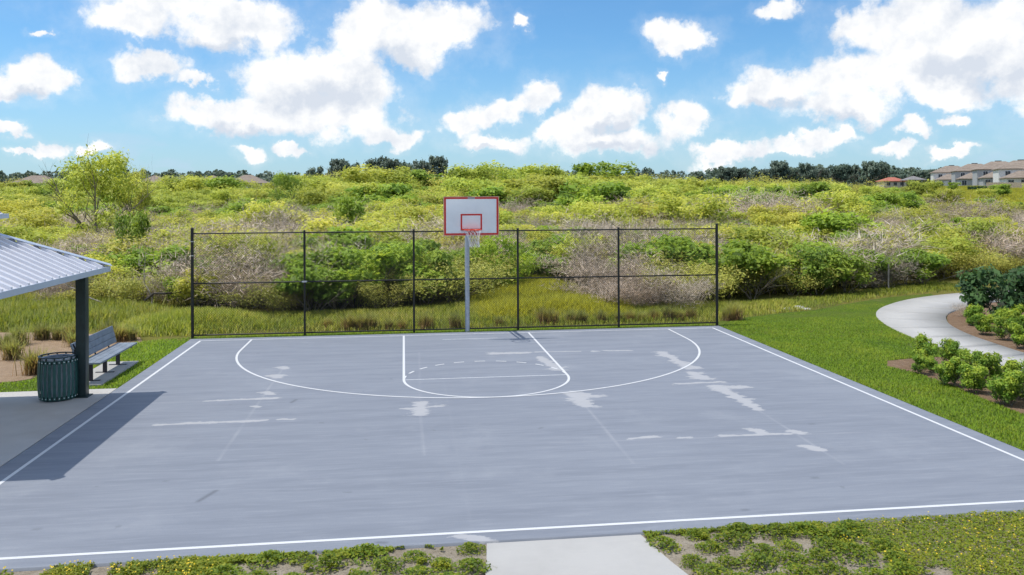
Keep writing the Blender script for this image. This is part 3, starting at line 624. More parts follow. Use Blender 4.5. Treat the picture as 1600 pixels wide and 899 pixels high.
def bench():
    t = tag(empty('park_bench', (-8.55, -3.97, 0)), 'grey plank park bench with backrest and dark steel legs on a concrete pad', 'bench')
    y0, y1 = -1.25, 1.25
    for k in range(3):
        x = -0.13+k*0.155; z = 0.420+(0.012 if k == 2 else 0)*0
        B().box(x, x+0.148, y0, y1, z, z+0.038, 0.006).obj('seat_plank', MATS['bench_plank'], t, True)
    tilt = R(-14)
    for k in range(3):
        M = Matrix.Translation((-0.165, 0, 0.475)) @ Matrix.Rotation(tilt, 4, 'Y')
        B().box(-0.019, 0.019, y0, y1, 0.005+k*0.136, 0.005+k*0.136+0.131, 0.006, M).obj('back_plank', MATS['bench_plank'], t, True)
    for y in (-0.87, 0.0, 0.87):
        l = B().box(-0.04, 0.04, y-0.035, y+0.035, 0.012, 0.395, 0.006).obj('leg', MATS['bench_leg'], t)
        B().box(-0.20, 0.20, y-0.03, y+0.03, 0.001, 0.012).obj('foot', MATS['bench_leg'], l)
        B().box(-0.17, 0.32, y-0.022, y+0.022, 0.3955, 0.4195).obj('seat_bracket', MATS['bench_leg'], l)
        M = Matrix.Translation((-0.197, y, 0.40)) @ Matrix.Rotation(tilt, 4, 'Y')
        B().box(-0.012, 0.009, -0.022, 0.022, 0.0, 0.46, 0, M).obj('back_bracket', MATS['bench_leg'], l)
bench()

# ------------------------------------------------------------------ plants
def unit(v): return v/np.maximum(np.linalg.norm(v, axis=-1, keepdims=True), 1e-9)
def leaf_quads(c, nrm, L, asp, r):
    n = len(c); nrm = unit(nrm); t = unit(np.cross(nrm, r.normal(size=(n, 3)))); b = np.cross(nrm, t)
    L = np.broadcast_to(np.asarray(L, float), (n,))[:, None]; fold = nrm*L*0.12*r.random((n, 1))
    V = np.stack([c-t*L*0.5, c+b*L*asp*0.5+fold, c+t*L*0.5, c-b*L*asp*0.5+fold], 1).reshape(-1, 3)
    return V, np.arange(n*4).reshape(n, 4)
def seg_prisms(segs, k=5):
    V = []; F = []
    for p, q, r0, r1 in segs:
        p = np.asarray(p); q = np.asarray(q); d = q-p; l = np.linalg.norm(d)+1e-9; d = d/l
        a = np.array([0, 0, 1.]) if abs(d[2]) < 0.9 else np.array([1., 0, 0]); u = np.cross(d, a); u /= np.linalg.norm(u); w = np.cross(u, d); n = len(V)
        for c, rr in ((p, r0), (q, r1)):
            for j in range(k):
                t = 2*math.pi*j/k; V.append(c+(u*math.cos(t)+w*math.sin(t))*rr)
        F += [(n+j, n+(j+1) % k, n+k+(j+1) % k, n+k+j) for j in range(k)]
    return np.array(V), np.array(F)
def skeleton(r, h, spread, stems, nb, lean=0.25, r0=0.03, base=0.08, up=0.35, trunk=0.0):
    """stems that arch out and fork; returns segments and (point, weight) twig ends"""
    segs = []; tips = []
    org = np.zeros(3); start = [org]
    if trunk > 0:
        p = np.array([0, 0, -0.1])
        for k in range(4):
            q = np.array([0, 0, trunk*(k+1)/4])+np.append(r.normal(0, 0.04*trunk, 2), 0); segs.append((p, q, r0*1.5*(1-0.08*k), r0*1.5*(1-0.08*(k+1)))); p = q
        org = p
    for s in range(stems):
        az = 2*math.pi*(s+r.random()*0.8)/stems; tl = lean*(0.5+r.random())
        d = np.array([math.cos(az)*math.sin(tl), math.sin(az)*math.sin(tl), math.cos(tl)])
        ln = (h-org[2])*(0.72+0.33*r.random()); p = org+np.array([math.cos(az), math.sin(az), 0])*base*r.random()+(np.array([0, 0, -0.08]) if trunk == 0 else 0); n = 6; rad = r0*(0.6+0.5*r.random())
        for k in range(n):
            d = d+r.normal(0, 0.13, 3)+np.array([math.cos(az), math.sin(az), 0])*0.10*spread; d /= np.linalg.norm(d)
            q = p+d*ln/n; ra, rb = rad*(1-0.8*k/n), rad*(1-0.8*(k+1)/n); segs.append((p, q, ra, rb))
            if k >= 1:
                for j in range(nb):
                    a2 = r.random()*6.283; e = d*0.55+np.array([math.cos(a2)*spread, math.sin(a2)*spread, up*r.random()]); e /= np.linalg.norm(e)
                    bl = ln*(0.20+0.22*r.random())*(1.15-0.45*k/n); s1 = p+(q-p)*r.random(); m = s1+e*bl*0.55; e2 = e+r.normal(0, 0.25, 3)+np.array([0, 0, 0.1]); e2 /= np.linalg.norm(e2); f = m+e2*bl*0.5
                    segs.append((s1, m, rb*0.6, rb*0.42)); segs.append((m, f, rb*0.42, rb*0.18)); tips.append((m, 0.7, k/n)); tips.append((f, 1.0, k/n))
                    e3 = e+r.normal(0, 0.6, 3); e3 /= np.linalg.norm(e3); f3 = m+e3*bl*0.38; segs.append((m, f3, rb*0.36, rb*0.15)); tips.append((f3, 0.9, k/n))
            p = q
        tips.append((p, 1.2, 1.0))
    return segs, tips
def shrub_meshes(name, seed, h, spread, stems, nb, nleaf, L, asp, sig, leafmat, barkmat, lean=0.35, r0=0.03, up=0.35, trunk=0.0, low=0.0, flat=0.75, wsig=1.0):
    r = np.random.default_rng(seed); segs, tips = skeleton(r, h, spread, stems, nb, lean, r0, 0.10*h, up, trunk)
    P = np.array([t[0] for t in tips]); W = np.array([t[1]*(low+(1-low)*(0.25+0.75*t[2])) for t in tips]); W /= W.sum()
    idx = r.choice(len(P), nleaf, p=W); ct = r.random(len(P)); s = sig*h*(0.6+0.8*r.random(len(P)))[idx]
    off = r.normal(size=(nleaf, 3))*s[:, None]*np.array([1*wsig, 1*wsig, flat]); c = P[idx]+off; c[:, 2] = np.maximum(c[:, 2], 0.04+0.1*r.random(nleaf))
    nrm = unit(off)*0.45+np.array([0, 0, 0.55])+r.normal(size=(nleaf, 3))*0.55
    V, F = leaf_quads(c, nrm, L*(0.6+0.8*r.random(nleaf)), asp, r)
    hz = np.clip(c[:, 2]/h, 0, 1); tint = np.clip(0.15+0.55*ct[idx]+0.35*r.random(nleaf)-0.12+0.06*hz, 0, 1)
    cm = mesh_np(name+'_crown', V, F, MATS[leafmat], np.repeat(tint, 4))
    SV, SF = seg_prisms(segs, 5 if trunk else 4); sm = mesh_np(name+'_stems', SV, SF, MATS[barkmat], smooth=True)
    return cm, sm
def lobed_meshes(name, seed, h, w, nl, nleaf, L, asp, leafmat, barkmat, zmin=0.2, stray=0.15, lobe=(0.13, 0.24), r0=0.025, trunk=0.0, stems=6, lean=0.45):
    """a crown of many leafy lobes, uneven in outline, with its stems"""
    r = np.random.default_rng(seed); z = zmin+(0.90-zmin)*r.random(nl)**0.8; a = r.random(nl)*6.283; mid = (zmin+0.9)/2
    rad = np.sqrt(np.clip(1-((z-mid)/(0.62*(0.95-zmin)+0.05))**2, 0.05, 1))*w*(0.25+0.75*np.sqrt(r.random(nl))); C = np.stack([np.cos(a)*rad, np.sin(a)*rad, z*h], 1)
    Rl = h*(lobe[0]+(lobe[1]-lobe[0])*r.random(nl)); C[:, 2] = np.minimum(C[:, 2], h-Rl*0.7); lt = r.random(nl); p = Rl**2; p /= p.sum()
    i = r.choice(nl, nleaf, p=p); d = unit(r.normal(size=(nleaf, 3))+np.array([0, 0, 0.25])); k = 0.62+0.42*r.random(nleaf); sg = r.random(nleaf) < stray; k = np.where(sg, 1.0+0.45*r.random(nleaf), k)
    lump = 1+0.25*np.sin(d[:, 0]*7+i)*np.sin(d[:, 1]*6+i*2)
    c = C[i]+d*(Rl[i]*k*lump)[:, None]*np.array([1, 1, 0.85]); c[:, 2] = np.maximum(c[:, 2], 0.03*h+0.04*h*r.random(nleaf))
    V, F = leaf_quads(c, d*0.7+np.array([0, 0, 0.25])+r.normal(size=(nleaf, 3))*0.5, L*np.exp(r.normal(-0.08, 0.42, nleaf)), asp*(0.7+0.6*r.random((nleaf, 1))), r)
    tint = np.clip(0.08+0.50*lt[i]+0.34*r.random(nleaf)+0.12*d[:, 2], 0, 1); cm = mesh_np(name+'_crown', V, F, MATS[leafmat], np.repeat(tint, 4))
    segs, _ = skeleton(r, h*1.02, 0.6, stems, 2, lean, r0, 0.08*h, 0.4, trunk); SV, SF = seg_prisms(segs, 5); sm = mesh_np(name+'_stems', SV, SF, MATS[barkmat], smooth=True)
    return cm, sm
def dead_meshes(name, seed, h, spread, stems, nb, ntwig, L):
    r = np.random.default_rng(seed); segs, tips = skeleton(r, h, spread, stems, nb, 0.5, 0.018, 0.12*h, 0.5)
    P = np.array([t[0] for t in tips]); idx = r.choice(len(P), ntwig); s = 0.11*h
    off = r.normal(size=(ntwig, 3))*s*np.array([1, 1, 0.8]); c = P[idx]+off; c[:, 2] = np.maximum(c[:, 2], 0.05)
    # twiglets: thin slivers that point up and away from the stem
    d = unit(off*0.8+np.array([0, 0, s*0.9])+r.normal(size=(ntwig, 3))*s*0.7); b = unit(np.cross(d, r.normal(size=(ntwig, 3)))); ll = (L*(0.5+r.random(ntwig)))[:, None]; w = 0.006+0.006*r.random((ntwig, 1))
    V = np.stack([c-d*ll*0.5-b*w, c-d*ll*0.5+b*w, c+d*ll*0.5], 1).reshape(-1, 3); F = np.arange(ntwig*3).reshape(-1, 3)
    cm = mesh_np(name+'_twigs', V, F, MATS['twig_dead'], np.repeat(np.clip(r.normal(0.5, 0.25, ntwig), 0, 1), 3))
    SV, SF = seg_prisms(segs, 4); sm = mesh_np(name+'_stems', SV, SF, MATS['dead_wood'], smooth=True)
    return cm, sm
def one_mesh(name, cm, sm):
    """crown and stems of a far plant in a single mesh"""
    def arr(m):
        v = np.zeros(len(m.vertices)*3, np.float32); m.vertices.foreach_get('co', v); k = m.polygons[0].loop_total
        f = np.zeros(len(m.loops), np.int32); m.loops.foreach_get('vertex_index', f); return v.reshape(-1, 3), f.reshape(-1, k)
    v1, f1 = arr(cm); t = np.zeros(len(v1), np.float32); cm.attributes['tint'].data.foreach_get('value', t)
    return v1, f1, t
PROTO = {}
def plant_protos():
    for k in range(6):
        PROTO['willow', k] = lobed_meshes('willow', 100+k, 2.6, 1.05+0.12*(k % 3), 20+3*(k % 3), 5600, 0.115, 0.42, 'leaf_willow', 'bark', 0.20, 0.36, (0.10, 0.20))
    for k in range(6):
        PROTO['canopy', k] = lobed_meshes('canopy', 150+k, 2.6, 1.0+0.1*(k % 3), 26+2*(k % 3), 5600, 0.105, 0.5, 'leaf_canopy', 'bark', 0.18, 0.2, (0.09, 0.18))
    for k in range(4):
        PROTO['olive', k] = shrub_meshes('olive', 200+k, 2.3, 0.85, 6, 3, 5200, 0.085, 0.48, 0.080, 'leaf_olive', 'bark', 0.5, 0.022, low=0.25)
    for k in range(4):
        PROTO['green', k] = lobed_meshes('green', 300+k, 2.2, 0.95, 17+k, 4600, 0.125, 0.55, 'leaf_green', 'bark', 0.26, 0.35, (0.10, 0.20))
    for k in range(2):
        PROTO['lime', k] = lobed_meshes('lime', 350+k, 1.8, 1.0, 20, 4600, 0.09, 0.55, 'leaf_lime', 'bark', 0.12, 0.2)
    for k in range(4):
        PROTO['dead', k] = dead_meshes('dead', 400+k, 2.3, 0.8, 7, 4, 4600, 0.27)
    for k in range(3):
        PROTO['oak', k] = lobed_meshes('oak', 500+k, 10.0, 4.6, 30, 5200, 0.60, 0.65, 'leaf_oak_hazed', 'bark', 0.16, 0.15, (0.09, 0.17), 0.22, 1.4, 6, 0.8)
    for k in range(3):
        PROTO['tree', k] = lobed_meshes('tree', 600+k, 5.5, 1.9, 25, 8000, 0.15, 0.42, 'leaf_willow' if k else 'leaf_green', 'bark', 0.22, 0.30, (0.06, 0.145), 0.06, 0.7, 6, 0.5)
plant_protos()
def plant(kind, k, x, y, h, label, cat, group, name, wide=1.0, parts=True, z=None, rz=None, parts_names=('crown', 'stems')):
    cm, sm = PROTO[kind, k]; base = {'willow': 2.6, 'canopy': 2.6, 'olive': 2.3, 'green': 2.2, 'lime': 1.8, 'dead': 2.3, 'oak': 10.0, 'tree': 5.5, 'hedge': 0.62}[kind]
    s = h/base; z = H(x, y) if z is None else z; a = rng.random()*6.283 if rz is None else rz
    if parts:
        o = empty(name, (x, y, z), a); o.scale = (s*wide, s*wide, s); obj(parts_names[0], cm, o); obj(parts_names[1], sm, o)
    else:
        o = obj(name, cm, None, (x, y, z)); o.rotation_euler = (0, 0, a); o.scale = (s*wide, s*wide, s)
    return tag(o, label, cat, group)
FRONT = np.array([(-60, 22), (-30, 13), (-22, 11), (-16, 9.5), (-12, 8.0), (-9.6, 6.0), (-7.5, 5.0), (-5, 4.6), (-2.5, 5.0), (0.0, 6.0), (0.9, 9.0), (1.8, 12.3), (5.6, 12.5), (6.3, 8.0), (6.9, 5.3), (8.5, 5.0), (10.8, 5.0), (14.2, 5.9), (18.8, 8.3), (22.5, 10.3), (30, 13), (60, 22)])
def front(x): return np.interp(x, FRONT[:, 0], FRONT[:, 1])
GROUPS = {'willow': ('yellow-green leafy willow shrub in the wild thicket beyond the fence', 'yellow-green shrubs of the thicket'),
          'olive': ('dull olive small-leaved shrub in the wild thicket beyond the fence', 'olive shrubs of the thicket'),
          'green': ('mid-green broad-leaved shrub in the wild thicket beyond the fence', 'green shrubs of the thicket'),
          'dead': ('bare grey-brown dead shrub of fine twigs in the wild thicket', 'dead shrubs of the thicket')}
NAMES = {'canopy': 'willow_tree', 'willow': 'willow_shrub', 'olive': 'olive_shrub', 'green': 'leafy_shrub', 'dead': 'dead_shrub'}
PLAIN = {'canopy': 'tall rounded yellow-green willow', 'willow': 'yellow-green willow shrub', 'olive': 'dull olive small-leaved shrub', 'green': 'mid-green broad-leaved shrub', 'dead': 'bare grey-brown dead shrub'}
def place_words(x, y, dd, uu, h):
    e = y-float(front(x))
    if e < 2.6:
        if x < -9: w = 'at the thicket edge behind the mulched bed'
        elif x < -1.5: w = 'at the thicket edge behind the fence'
        elif x < 7.7: w = 'around the grassy clearing behind the fence'
        elif x < 14: w = 'at the thicket edge facing the lawn'
        else: w = 'at the thicket edge along the far curve of the path'
    elif dd < 48:
        w = 'deep in the thicket beyond the pavilion' if x < -9 else 'deep in the thicket beyond the fence' if x < 9 else 'deep in the thicket beyond the lawn'
    elif dd < 90:
        w = 'mid-field around the lone willow tree' if uu < 420 else 'mid-field beyond the basketball goal' if uu < 1050 else 'mid-field toward the houses'
    else:
        w = 'on the far side before the low roofs' if uu < 470 else 'on the far rise below the oak cluster' if uu < 700 else 'on the far rise behind the basketball goal' if uu < 1060 else 'on the far side toward the red-roofed building'
    return w
def open_ground(x, y):
    """clearings: the yellow meadows on the right in front of the houses"""
    dx, dy = x-CAM.x, y-CAM.y; d = dx*fwd.x+dy*fwd.y; u = 800+1298.24*(dx*rgt.x+dy*rgt.y)/d
    if 76 < d < 98 and u > 1385+(d-76)*2.5: return 1.0
    if 118 < d < 145 and u > 1500: return 0.8
    if d > 145 and u > 1420: return 0.93
    if d > 110 and u > 1440: return 0.6
    return 0.0
def thicket():
    count = {}; r = np.random.default_rng(21); placed = []
    def mixture(d, u, n):
        # dead growth dominates the near and middle band, willows behind
        if d < 36: w = dict(willow=.10, olive=.36, green=.34, dead=.20)
        elif d < 50: w = dict(willow=.22, olive=.24, green=.10, dead=.44)
        elif d < 64: w = dict(willow=.36, olive=.16, green=.06, dead=.42)
        elif d < 88: w = dict(willow=.72, olive=.10, green=.05, dead=.13)
        else: w = dict(canopy=.90, olive=.02, green=.05, dead=.03)
        if u > 1080 and 36 < d < 110: w = dict(willow=.32, olive=.22, green=.12, dead=.34)
        return w
    bands = [(27, 36, 1.40), (36, 48, 1.72), (48, 64, 2.1), (64, 88, 2.8), (88, 125, 4.6), (125, 180, 7.2), (180, 260, 11.5)]
    spots = []
    for d0, d1, sp in bands:
        d = d0
        while d < d1:
            uu = -90+r.random()*60
            while uu < 1700:
                dd = d+(r.random()-0.5)*sp; x, y = pxd(uu, dd); x += (r.random()-0.5)*sp*0.5
                if y > front(x)+0.25 and r.random() > open_ground(x, y): spots.append((dd, uu, x, y, sp))
                uu += sp*1298.24/d*(0.75+0.5*r.random())
            d += sp*0.85
    spots.sort(key=lambda t: t[0])
    for dd, uu, x, y, sp in spots:
        nz = float(fbm(np.array([x/7.0]), np.array([y/7.0]), 5)[0]); w = mixture(dd, uu, nz)
        dead_bias = 1.0+3.0*(nz-0.5); w['dead'] *= max(0.15, dead_bias); w['olive'] *= max(0.4, 1-1.5*(nz-0.5))
        if y-float(front(x)) < 2.0 and dd < 40: w['dead'] *= 0.5; w['olive'] *= 0.6; w['green'] *= 1.25
        if -9 < x < 1.5 and dd < 46: w['dead'] *= 0.5; w['olive'] *= 1.3; w['willow'] *= 1.3
        ks = list(w); pw = np.array([w[k] for k in ks]); kind = ks[int(r.choice(len(ks), p=pw/pw.sum()))]
        if count.get(kind, 0) >= 296: kind = min(ks, key=lambda q: count.get(q, 0))
        if count.get(kind, 0) >= 296: continue
        edge = y-front(x)
        if dd < 36: h = 1.25+0.65*r.random()+0.05*min(edge, 4)
        elif dd < 64: h = 1.15+0.75*r.random()+(0.8 if r.random() < 0.06 else 0)
        elif dd < 88: h = 1.6+1.0*r.random()+(1.2 if r.random() < 0.08 else 0)
        elif dd < 125: h = 2.5+1.5*r.random()
        elif dd < 180: h = 3.8+1.9*r.random()
        else: h = 4.6+2.0*r.random()
        if 690 < uu < 1060 and 85 < dd < 180: h *= 1.06+0.10*math.sin((uu-690)/370*math.pi)
        if uu > 1060 and dd > 70: h *= 0.86
        if uu > 1250 and dd > 88: h *= 0.80
        if uu < 470 and dd > 64: h *= 0.74
        if x < -8.5 and dd < 40: h *= 0.85
        if kind == 'dead': h *= 1.06
        h *= 0.85+0.4*r.random()
        if uu > 1380 and 48 < dd < 78: h *= 0.72
        if uu > 1400 and 96 < dd < 120: h *= 0.55
        pw_ = place_words(x, y, dd, uu, h); lab = PLAIN[kind]+' '+pw_; grp = PLAIN[kind]+'s '+pw_; nv = {'willow': 6, 'canopy': 6, 'olive': 4, 'green': 4, 'dead': 4}[kind]
        wd = 1.15+0.35*r.random() if dd < 36 else 1.35+0.45*r.random() if dd < 64 else 1.4+0.4*r.random()
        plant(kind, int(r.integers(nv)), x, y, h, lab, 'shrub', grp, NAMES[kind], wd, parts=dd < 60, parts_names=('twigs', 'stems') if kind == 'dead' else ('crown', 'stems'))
        count[kind] = count.get(kind, 0)+1
    return count
print('THICKET', thicket())
def named_trees():
    g = None
    x, y = pxd(152, 52); plant('tree', 1, x, y, 6.7, 'tall bushy willow tree standing alone above the shrubs behind the pavilion', 'tree', g, 'willow_tree', 0.95, rz=0.6, parts_names=('crown', 'trunk'))
    x, y = pxd(210, 56); plant('tree', 2, x, y, 5.6, 'narrow leaning willow tree growing against the tall bushy willow', 'tree', g, 'willow_tree', 0.50, rz=2.0, parts_names=('crown', 'trunk'))
    x, y = pxd(445, 95); plant('tree', 0, x, y, 5.6, 'round dark green tree rising above the yellow-green shrubs, left of the oaks', 'tree', g, 'round_tree', 0.9, parts_names=('crown', 'trunk'))
    x, y = pxd(205, 37); plant('green', 1, x, y, 3.2, 'slender upright green sapling among dead twigs behind the pavilion roof', 'tree', g, 'sapling', 0.45)
    x, y = pxd(545, 62); plant('green', 2, x, y, 3.4, 'fresh green sapling standing above the fence top among yellow-green shrubs', 'tree', g, 'sapling', 0.65)
    x, y = pxd(778, 34.8); plant('lime', 0, x, y, 2.35, 'bright lime-green bush behind the basketball net', 'bush', g, 'lime_bush', 1.0)
    x, y = pxd(1290, 76); plant('green', 0, x, y, 3.2, 'bright green rounded bush among brown twigs in the far thicket', 'bush', g, 'leafy_bush', 1.2)
    for u, d, h, wd, k in ((492, 300, 8.6, .75, 0), (528, 310, 11.6, .75, 1), (552, 295, 9.8, .6, 2), (590, 305, 12.2, .80, 0), (612, 290, 10.8, .7, 1), (634, 310, 10.4, .7, 2), (656, 300, 11.0, .65, 0), (682, 305, 12.4, .62, 1)):
        x, y = pxd(u, d); plant('oak', k, x, y, h, 'dark green oak in the cluster rising above the thicket on the horizon', 'tree', 'oaks clustered on the horizon', 'oak_tree', wd, rz=u*0.7, parts_names=('crown', 'trunk'))
    for i, (u, d, h, wd) in enumerate(((350, 330, 7.5, .7), (1135, 380, 9.5, .9), (1158, 400, 10, .9), (1190, 370, 9, 1.0), (1216, 390, 13, .8), (1240, 400, 10.5, .8), (1263, 370, 11.5, .7), (1285, 390, 9.5, .9), (1310, 370, 10.5, .8), (1335, 380, 11.0, .8), (1358, 360, 11.6, .8), (1375, 365, 11.6, .6), (1400, 420, 9.5, 1.0), (1440, 420, 9.0, 1.0), (1462, 400, 9.0, .8), (860, 330, 8.5, .7), (1090, 360, 7.5, .8))):
        x, y = pxd(u, d); plant('oak', i % 3, x, y, h, 'dark oak on the far tree line beyond the thicket', 'tree', 'oaks along the far tree line', 'oak_tree', wd, parts_names=('crown', 'trunk'))
    for x, y, h, k in ((5.6, 5.4, 1.5, 0), (6.6, 4.6, 1.3, 1), (7.6, 4.4, 1.6, 2), (6.0, 7.2, 1.9, 3)):
        plant('dead', k, x, y, h, 'collapsed dead twiggy shrub at the clearing side behind the fence end', 'shrub', 'dead shrubs beside the clearing', 'dead_shrub', 1.25, parts_names=('twigs', 'stems'))
    # far woods that read as one mass
    r = np.random.default_rng(5); C = []; T = []
    n = 760; u = r.uniform(-80, 1700, n); d = r.uniform(540, 700, n); hh = 8+7*fbm(u/60, d*0+2.0, 9)+2.5*r.random(n)
    per = 120
    for k in range(n):
        x, y = pxd(u[k], d[k]); zf = r.random(per)**0.8; wd = 5.5*np.sqrt(np.clip(1.05-zf**3, 0.05, 1)); o = unit(r.normal(size=(per, 3)))*wd[:, None]*np.array([1, 1, 0])*np.sqrt(r.random(per))[:, None]
        c = o+np.array([x, y, H(x, y)]); c[:, 2] += zf*hh[k]; C.append(c); T.append(np.full(per, r.random())*0.6+0.4*r.random(per))
    C = np.concatenate(C); T = np.concatenate(T); V, F = leaf_quads(C, r.normal(size=C.shape)+np.array([0, -0.3, 0.6]), 1.3+1.2*r.random(len(C)), 0.75, r)
    tag(obj('distant_wood', mesh_np('distant_wood', V, F, MATS['leaf_oak_hazed'], np.repeat(T, 4))), 'dark wooded band along the whole horizon', 'trees', None, 'stuff')
named_trees()

# ------------------------------------------------------------------ grasses
def blades(pts, h, w, r, lean=0.5, bend=0.5):
    """two-segment curved blades: 5 verts, 3 tris each"""
    n = len(pts); a = r.random(n)*6.283; d = np.stack([np.cos(a), np.sin(a), np.zeros(n)], 1); s = np.stack([-np.sin(a), np.cos(a), np.zeros(n)], 1)
    ln = (lean*r.random(n))[:, None]; h = np.asarray(h)[:, None]; w = np.broadcast_to(np.asarray(w, float), (n,))[:, None]*0.5
    m = pts+np.array([0, 0, 1])*h*0.55+d*h*ln*0.35; t = pts+np.array([0, 0, 1])*h*(1-0.35*ln*bend)+d*h*ln*(0.8+bend*0.4)
    V = np.stack([pts-s*w, pts+s*w, m-s*w*0.8, m+s*w*0.8, t], 1).reshape(-1, 3); i = np.arange(n)[:, None]*5
    F = np.concatenate([i+np.array([0, 1, 3]), i+np.array([0, 3, 2]), i+np.array([2, 3, 4])], 0); return V, F
def inpoly(x, y, P):
    c = np.zeros(len(x), bool); n = len(P)
    for i in range(n):
        x0, y0 = P[i]; x1, y1 = P[(i+1) % n]
        if y0 == y1: continue
        k = ((y0 > y) != (y1 > y)) & (x < (x1-x0)*(y-y0)/(y1-y0)+x0); c ^= k
    return c
def scatter(P, n, r):
    P = np.array(P); lo = P.min(0); hi = P.max(0); x = r.uniform(lo[0], hi[0], n*3); y = r.uniform(lo[1], hi[1], n*3); k = inpoly(x, y, P); return x[k][:n], y[k][:n]
def grasses():
    r = np.random.default_rng(33)
    def field(name, P, n, hlo, hhi, w, mat, label, z=-0.034, lean=0.7, patch=1.0, kind='stuff', follow=False, cut=None):
        x, y = scatter(P, n, r); nz = fbm(x*patch, y*patch, 8)
        PP = np.array(P); ed = np.full(len(x), 1e9)
        for q0, q1 in zip(PP, np.roll(PP, -1, 0)):
            dv = q1-q0; tt = np.clip(((x-q0[0])*dv[0]+(y-q0[1])*dv[1])/(dv@dv+1e-9), 0, 1); ed = np.minimum(ed, np.hypot(x-q0[0]-tt*dv[0], y-q0[1]-tt*dv[1]))
        soft = 0.0 if hhi < 0.1 else (1.3 if hhi < 0.8 and not name.startswith('meadow') else 4.0)
        fe = np.clip(ed/soft, 0, 1) if soft else np.ones(len(x))
        kk = r.random(len(x)) < 0.15+0.85*np.clip(fe+1.2*(nz-0.5), 0, 1); x, y, nz, fe = x[kk], y[kk], nz[kk], fe[kk]
        if cut is not None: k = cut(x, y, nz); fe = fe[k]; x, y, nz = x[k], y[k], nz[k]
        zz = hgt(x, y)-0.0 if follow else np.full(len(x), z); p = np.stack([x, y, zz], 1)
        h = hlo+(hhi-hlo)*np.clip(nz*0.9+0.35*r.random(len(x))-0.1, 0, 1); h = h*(0.45+0.55*fe); V, F = blades(p, h, w*(0.6+0.8*r.random(len(x))), r, lean)
        ti = np.clip(0.55*nz*1.2+0.45*r.random(len(x))-0.05, 0, 1)
        tag(obj(name, mesh_np(name, V, F, MATS[mat], np.repeat(ti, 5))), label, 'grass', None, kind)
    path = [(11.7, -14), (11.75, -10), (11.85, -7.03), (11.9, -5.7), (12.0, -4.25), (12.22, -2.6), (12.6, -0.95), (13.25, 0.9), (14.05, 2.3), (15.2, 3.6), (16.95, 5.0), (19.0, 6.05)]
    bed = [(9.35, -5.9), (9.75, -5.25), (10.4, -5.1), (11.3, -5.0), (11.78, -5.6), (11.75, -7.0), (11.65, -10), (11.6, -14), (9.3, -14), (9.36, -10.1), (9.4, -9.4), (9.55, -8.1), (9.6, -6.6)]
    lawn = [(7.73, -14.3), (7.73, 0.34), (8.6, 1.4), (10.5, 2.4), (12.3, 3.0), (14.2, 4.4), (16.6, 5.9), (19, 6.6)]+path[::-1]
    field('mown_grass', lawn, 120000, 0.025, 0.07, 0.016, 'blade_lawn', 'short bright green mown grass between the court and the curving path', cut=lambda x, y, nz: ~inpoly(x, y, bed))
    field('mown_grass', [(-14, -5.66), (-7.78, -5.6), (-7.74, 0.3), (7.7, 0.40), (7.6, 1.0), (-7.6, 0.95), (-9.2, 0.2), (-9.7, -2.4), (-10.0, -4.6), (-14, -5.2)], 42000, 0.025, 0.07, 0.016, 'blade_lawn', 'short green grass round the bench and along the fence foot',
          cut=lambda x, y, nz: ~((x > -9.0) & (x < -8.16) & (y > -5.31) & (y < -2.66)))
    # rough grass behind the fence up to the thicket
    fx = np.linspace(-9, 22, 40); P = [(-9.0, 1.0), (7.6, 1.0), (8.6, 1.5), (10.5, 2.5), (12.3, 3.1), (14.2, 4.6), (16.6, 6.1), (19, 6.8), (22, 7.3)]+[(x, float(front(x))+0.8) for x in fx[::-1]]
    field('rough_grass', P, 70000, 0.08, 0.34, 0.022, 'blade_tall', 'rough green grass between the fence and the wild thicket', -0.05, 0.8, 0.7, follow=True)
    field('tall_grass', [(0.6, 2.3), (5.6, 2.3), (6.4, 5.0), (6.0, 8), (5.6, 13.5), (1.6, 13.5), (0.6, 8)], 60000, 0.25, 0.75, 0.024, 'blade_meadow', 'yellow-green tall grass in the clearing behind the basketball pole', -0.05, 0.75, 0.8, follow=True)
    field('tall_grass', [(-10.2, 0.9), (-7.4, 1.3), (-6.0, 2.2), (-6.2, 4.2), (-8.5, 5.8), (-10.5, 4.0)], 16000, 0.25, 0.70, 0.022, 'blade_tall', 'fresh green tall grass at the left end of the fence', -0.05, 0.7, 1.2, follow=True)
    field('tall_grass', [(-26, 4), (-16, 2.2), (-9.6, 2.2), (-9.3, 6.2), (-12, 8.8), (-16, 10.5), (-28, 13)], 50000, 0.2, 0.70, 0.024, 'blade_tall', 'pale green tall grass between the planting bed and the dead branches', -0.05, 0.8, 0.8, follow=True)
    A = [(-34, 14), (-16, 10), (-9, 6.5), (-2, 6), (1, 10), (6, 13.5), (7, 6), (14, 6.5), (22, 11), (34, 16), (46, 44), (-52, 44)]
    field('field_weeds', A, 70000, 0.3, 0.95, 0.035, 'blade_bunch', 'tangled dry grass and weeds filling the gaps between the thicket shrubs', follow=True, lean=0.9, patch=0.35)
    # yellow meadow in front of the houses
    A = [pxd(1385, 74), pxd(1640, 74), pxd(1660, 100), pxd(1440, 100)]
    field('meadow_grass', A, 30000, 0.35, 0.8, 0.05, 'blade_meadow', 'yellow meadow grass in the clearing near the path bend', follow=True, lean=0.8, patch=0.2)
    A = [pxd(1420, 112), pxd(1690, 112), pxd(1690, 262), pxd(1420, 262)]
    field('meadow_grass', A, 60000, 0.4, 0.9, 0.10, 'blade_meadow', 'yellow meadow grass sloping up to the houses', follow=True, lean=0.8, patch=0.1)
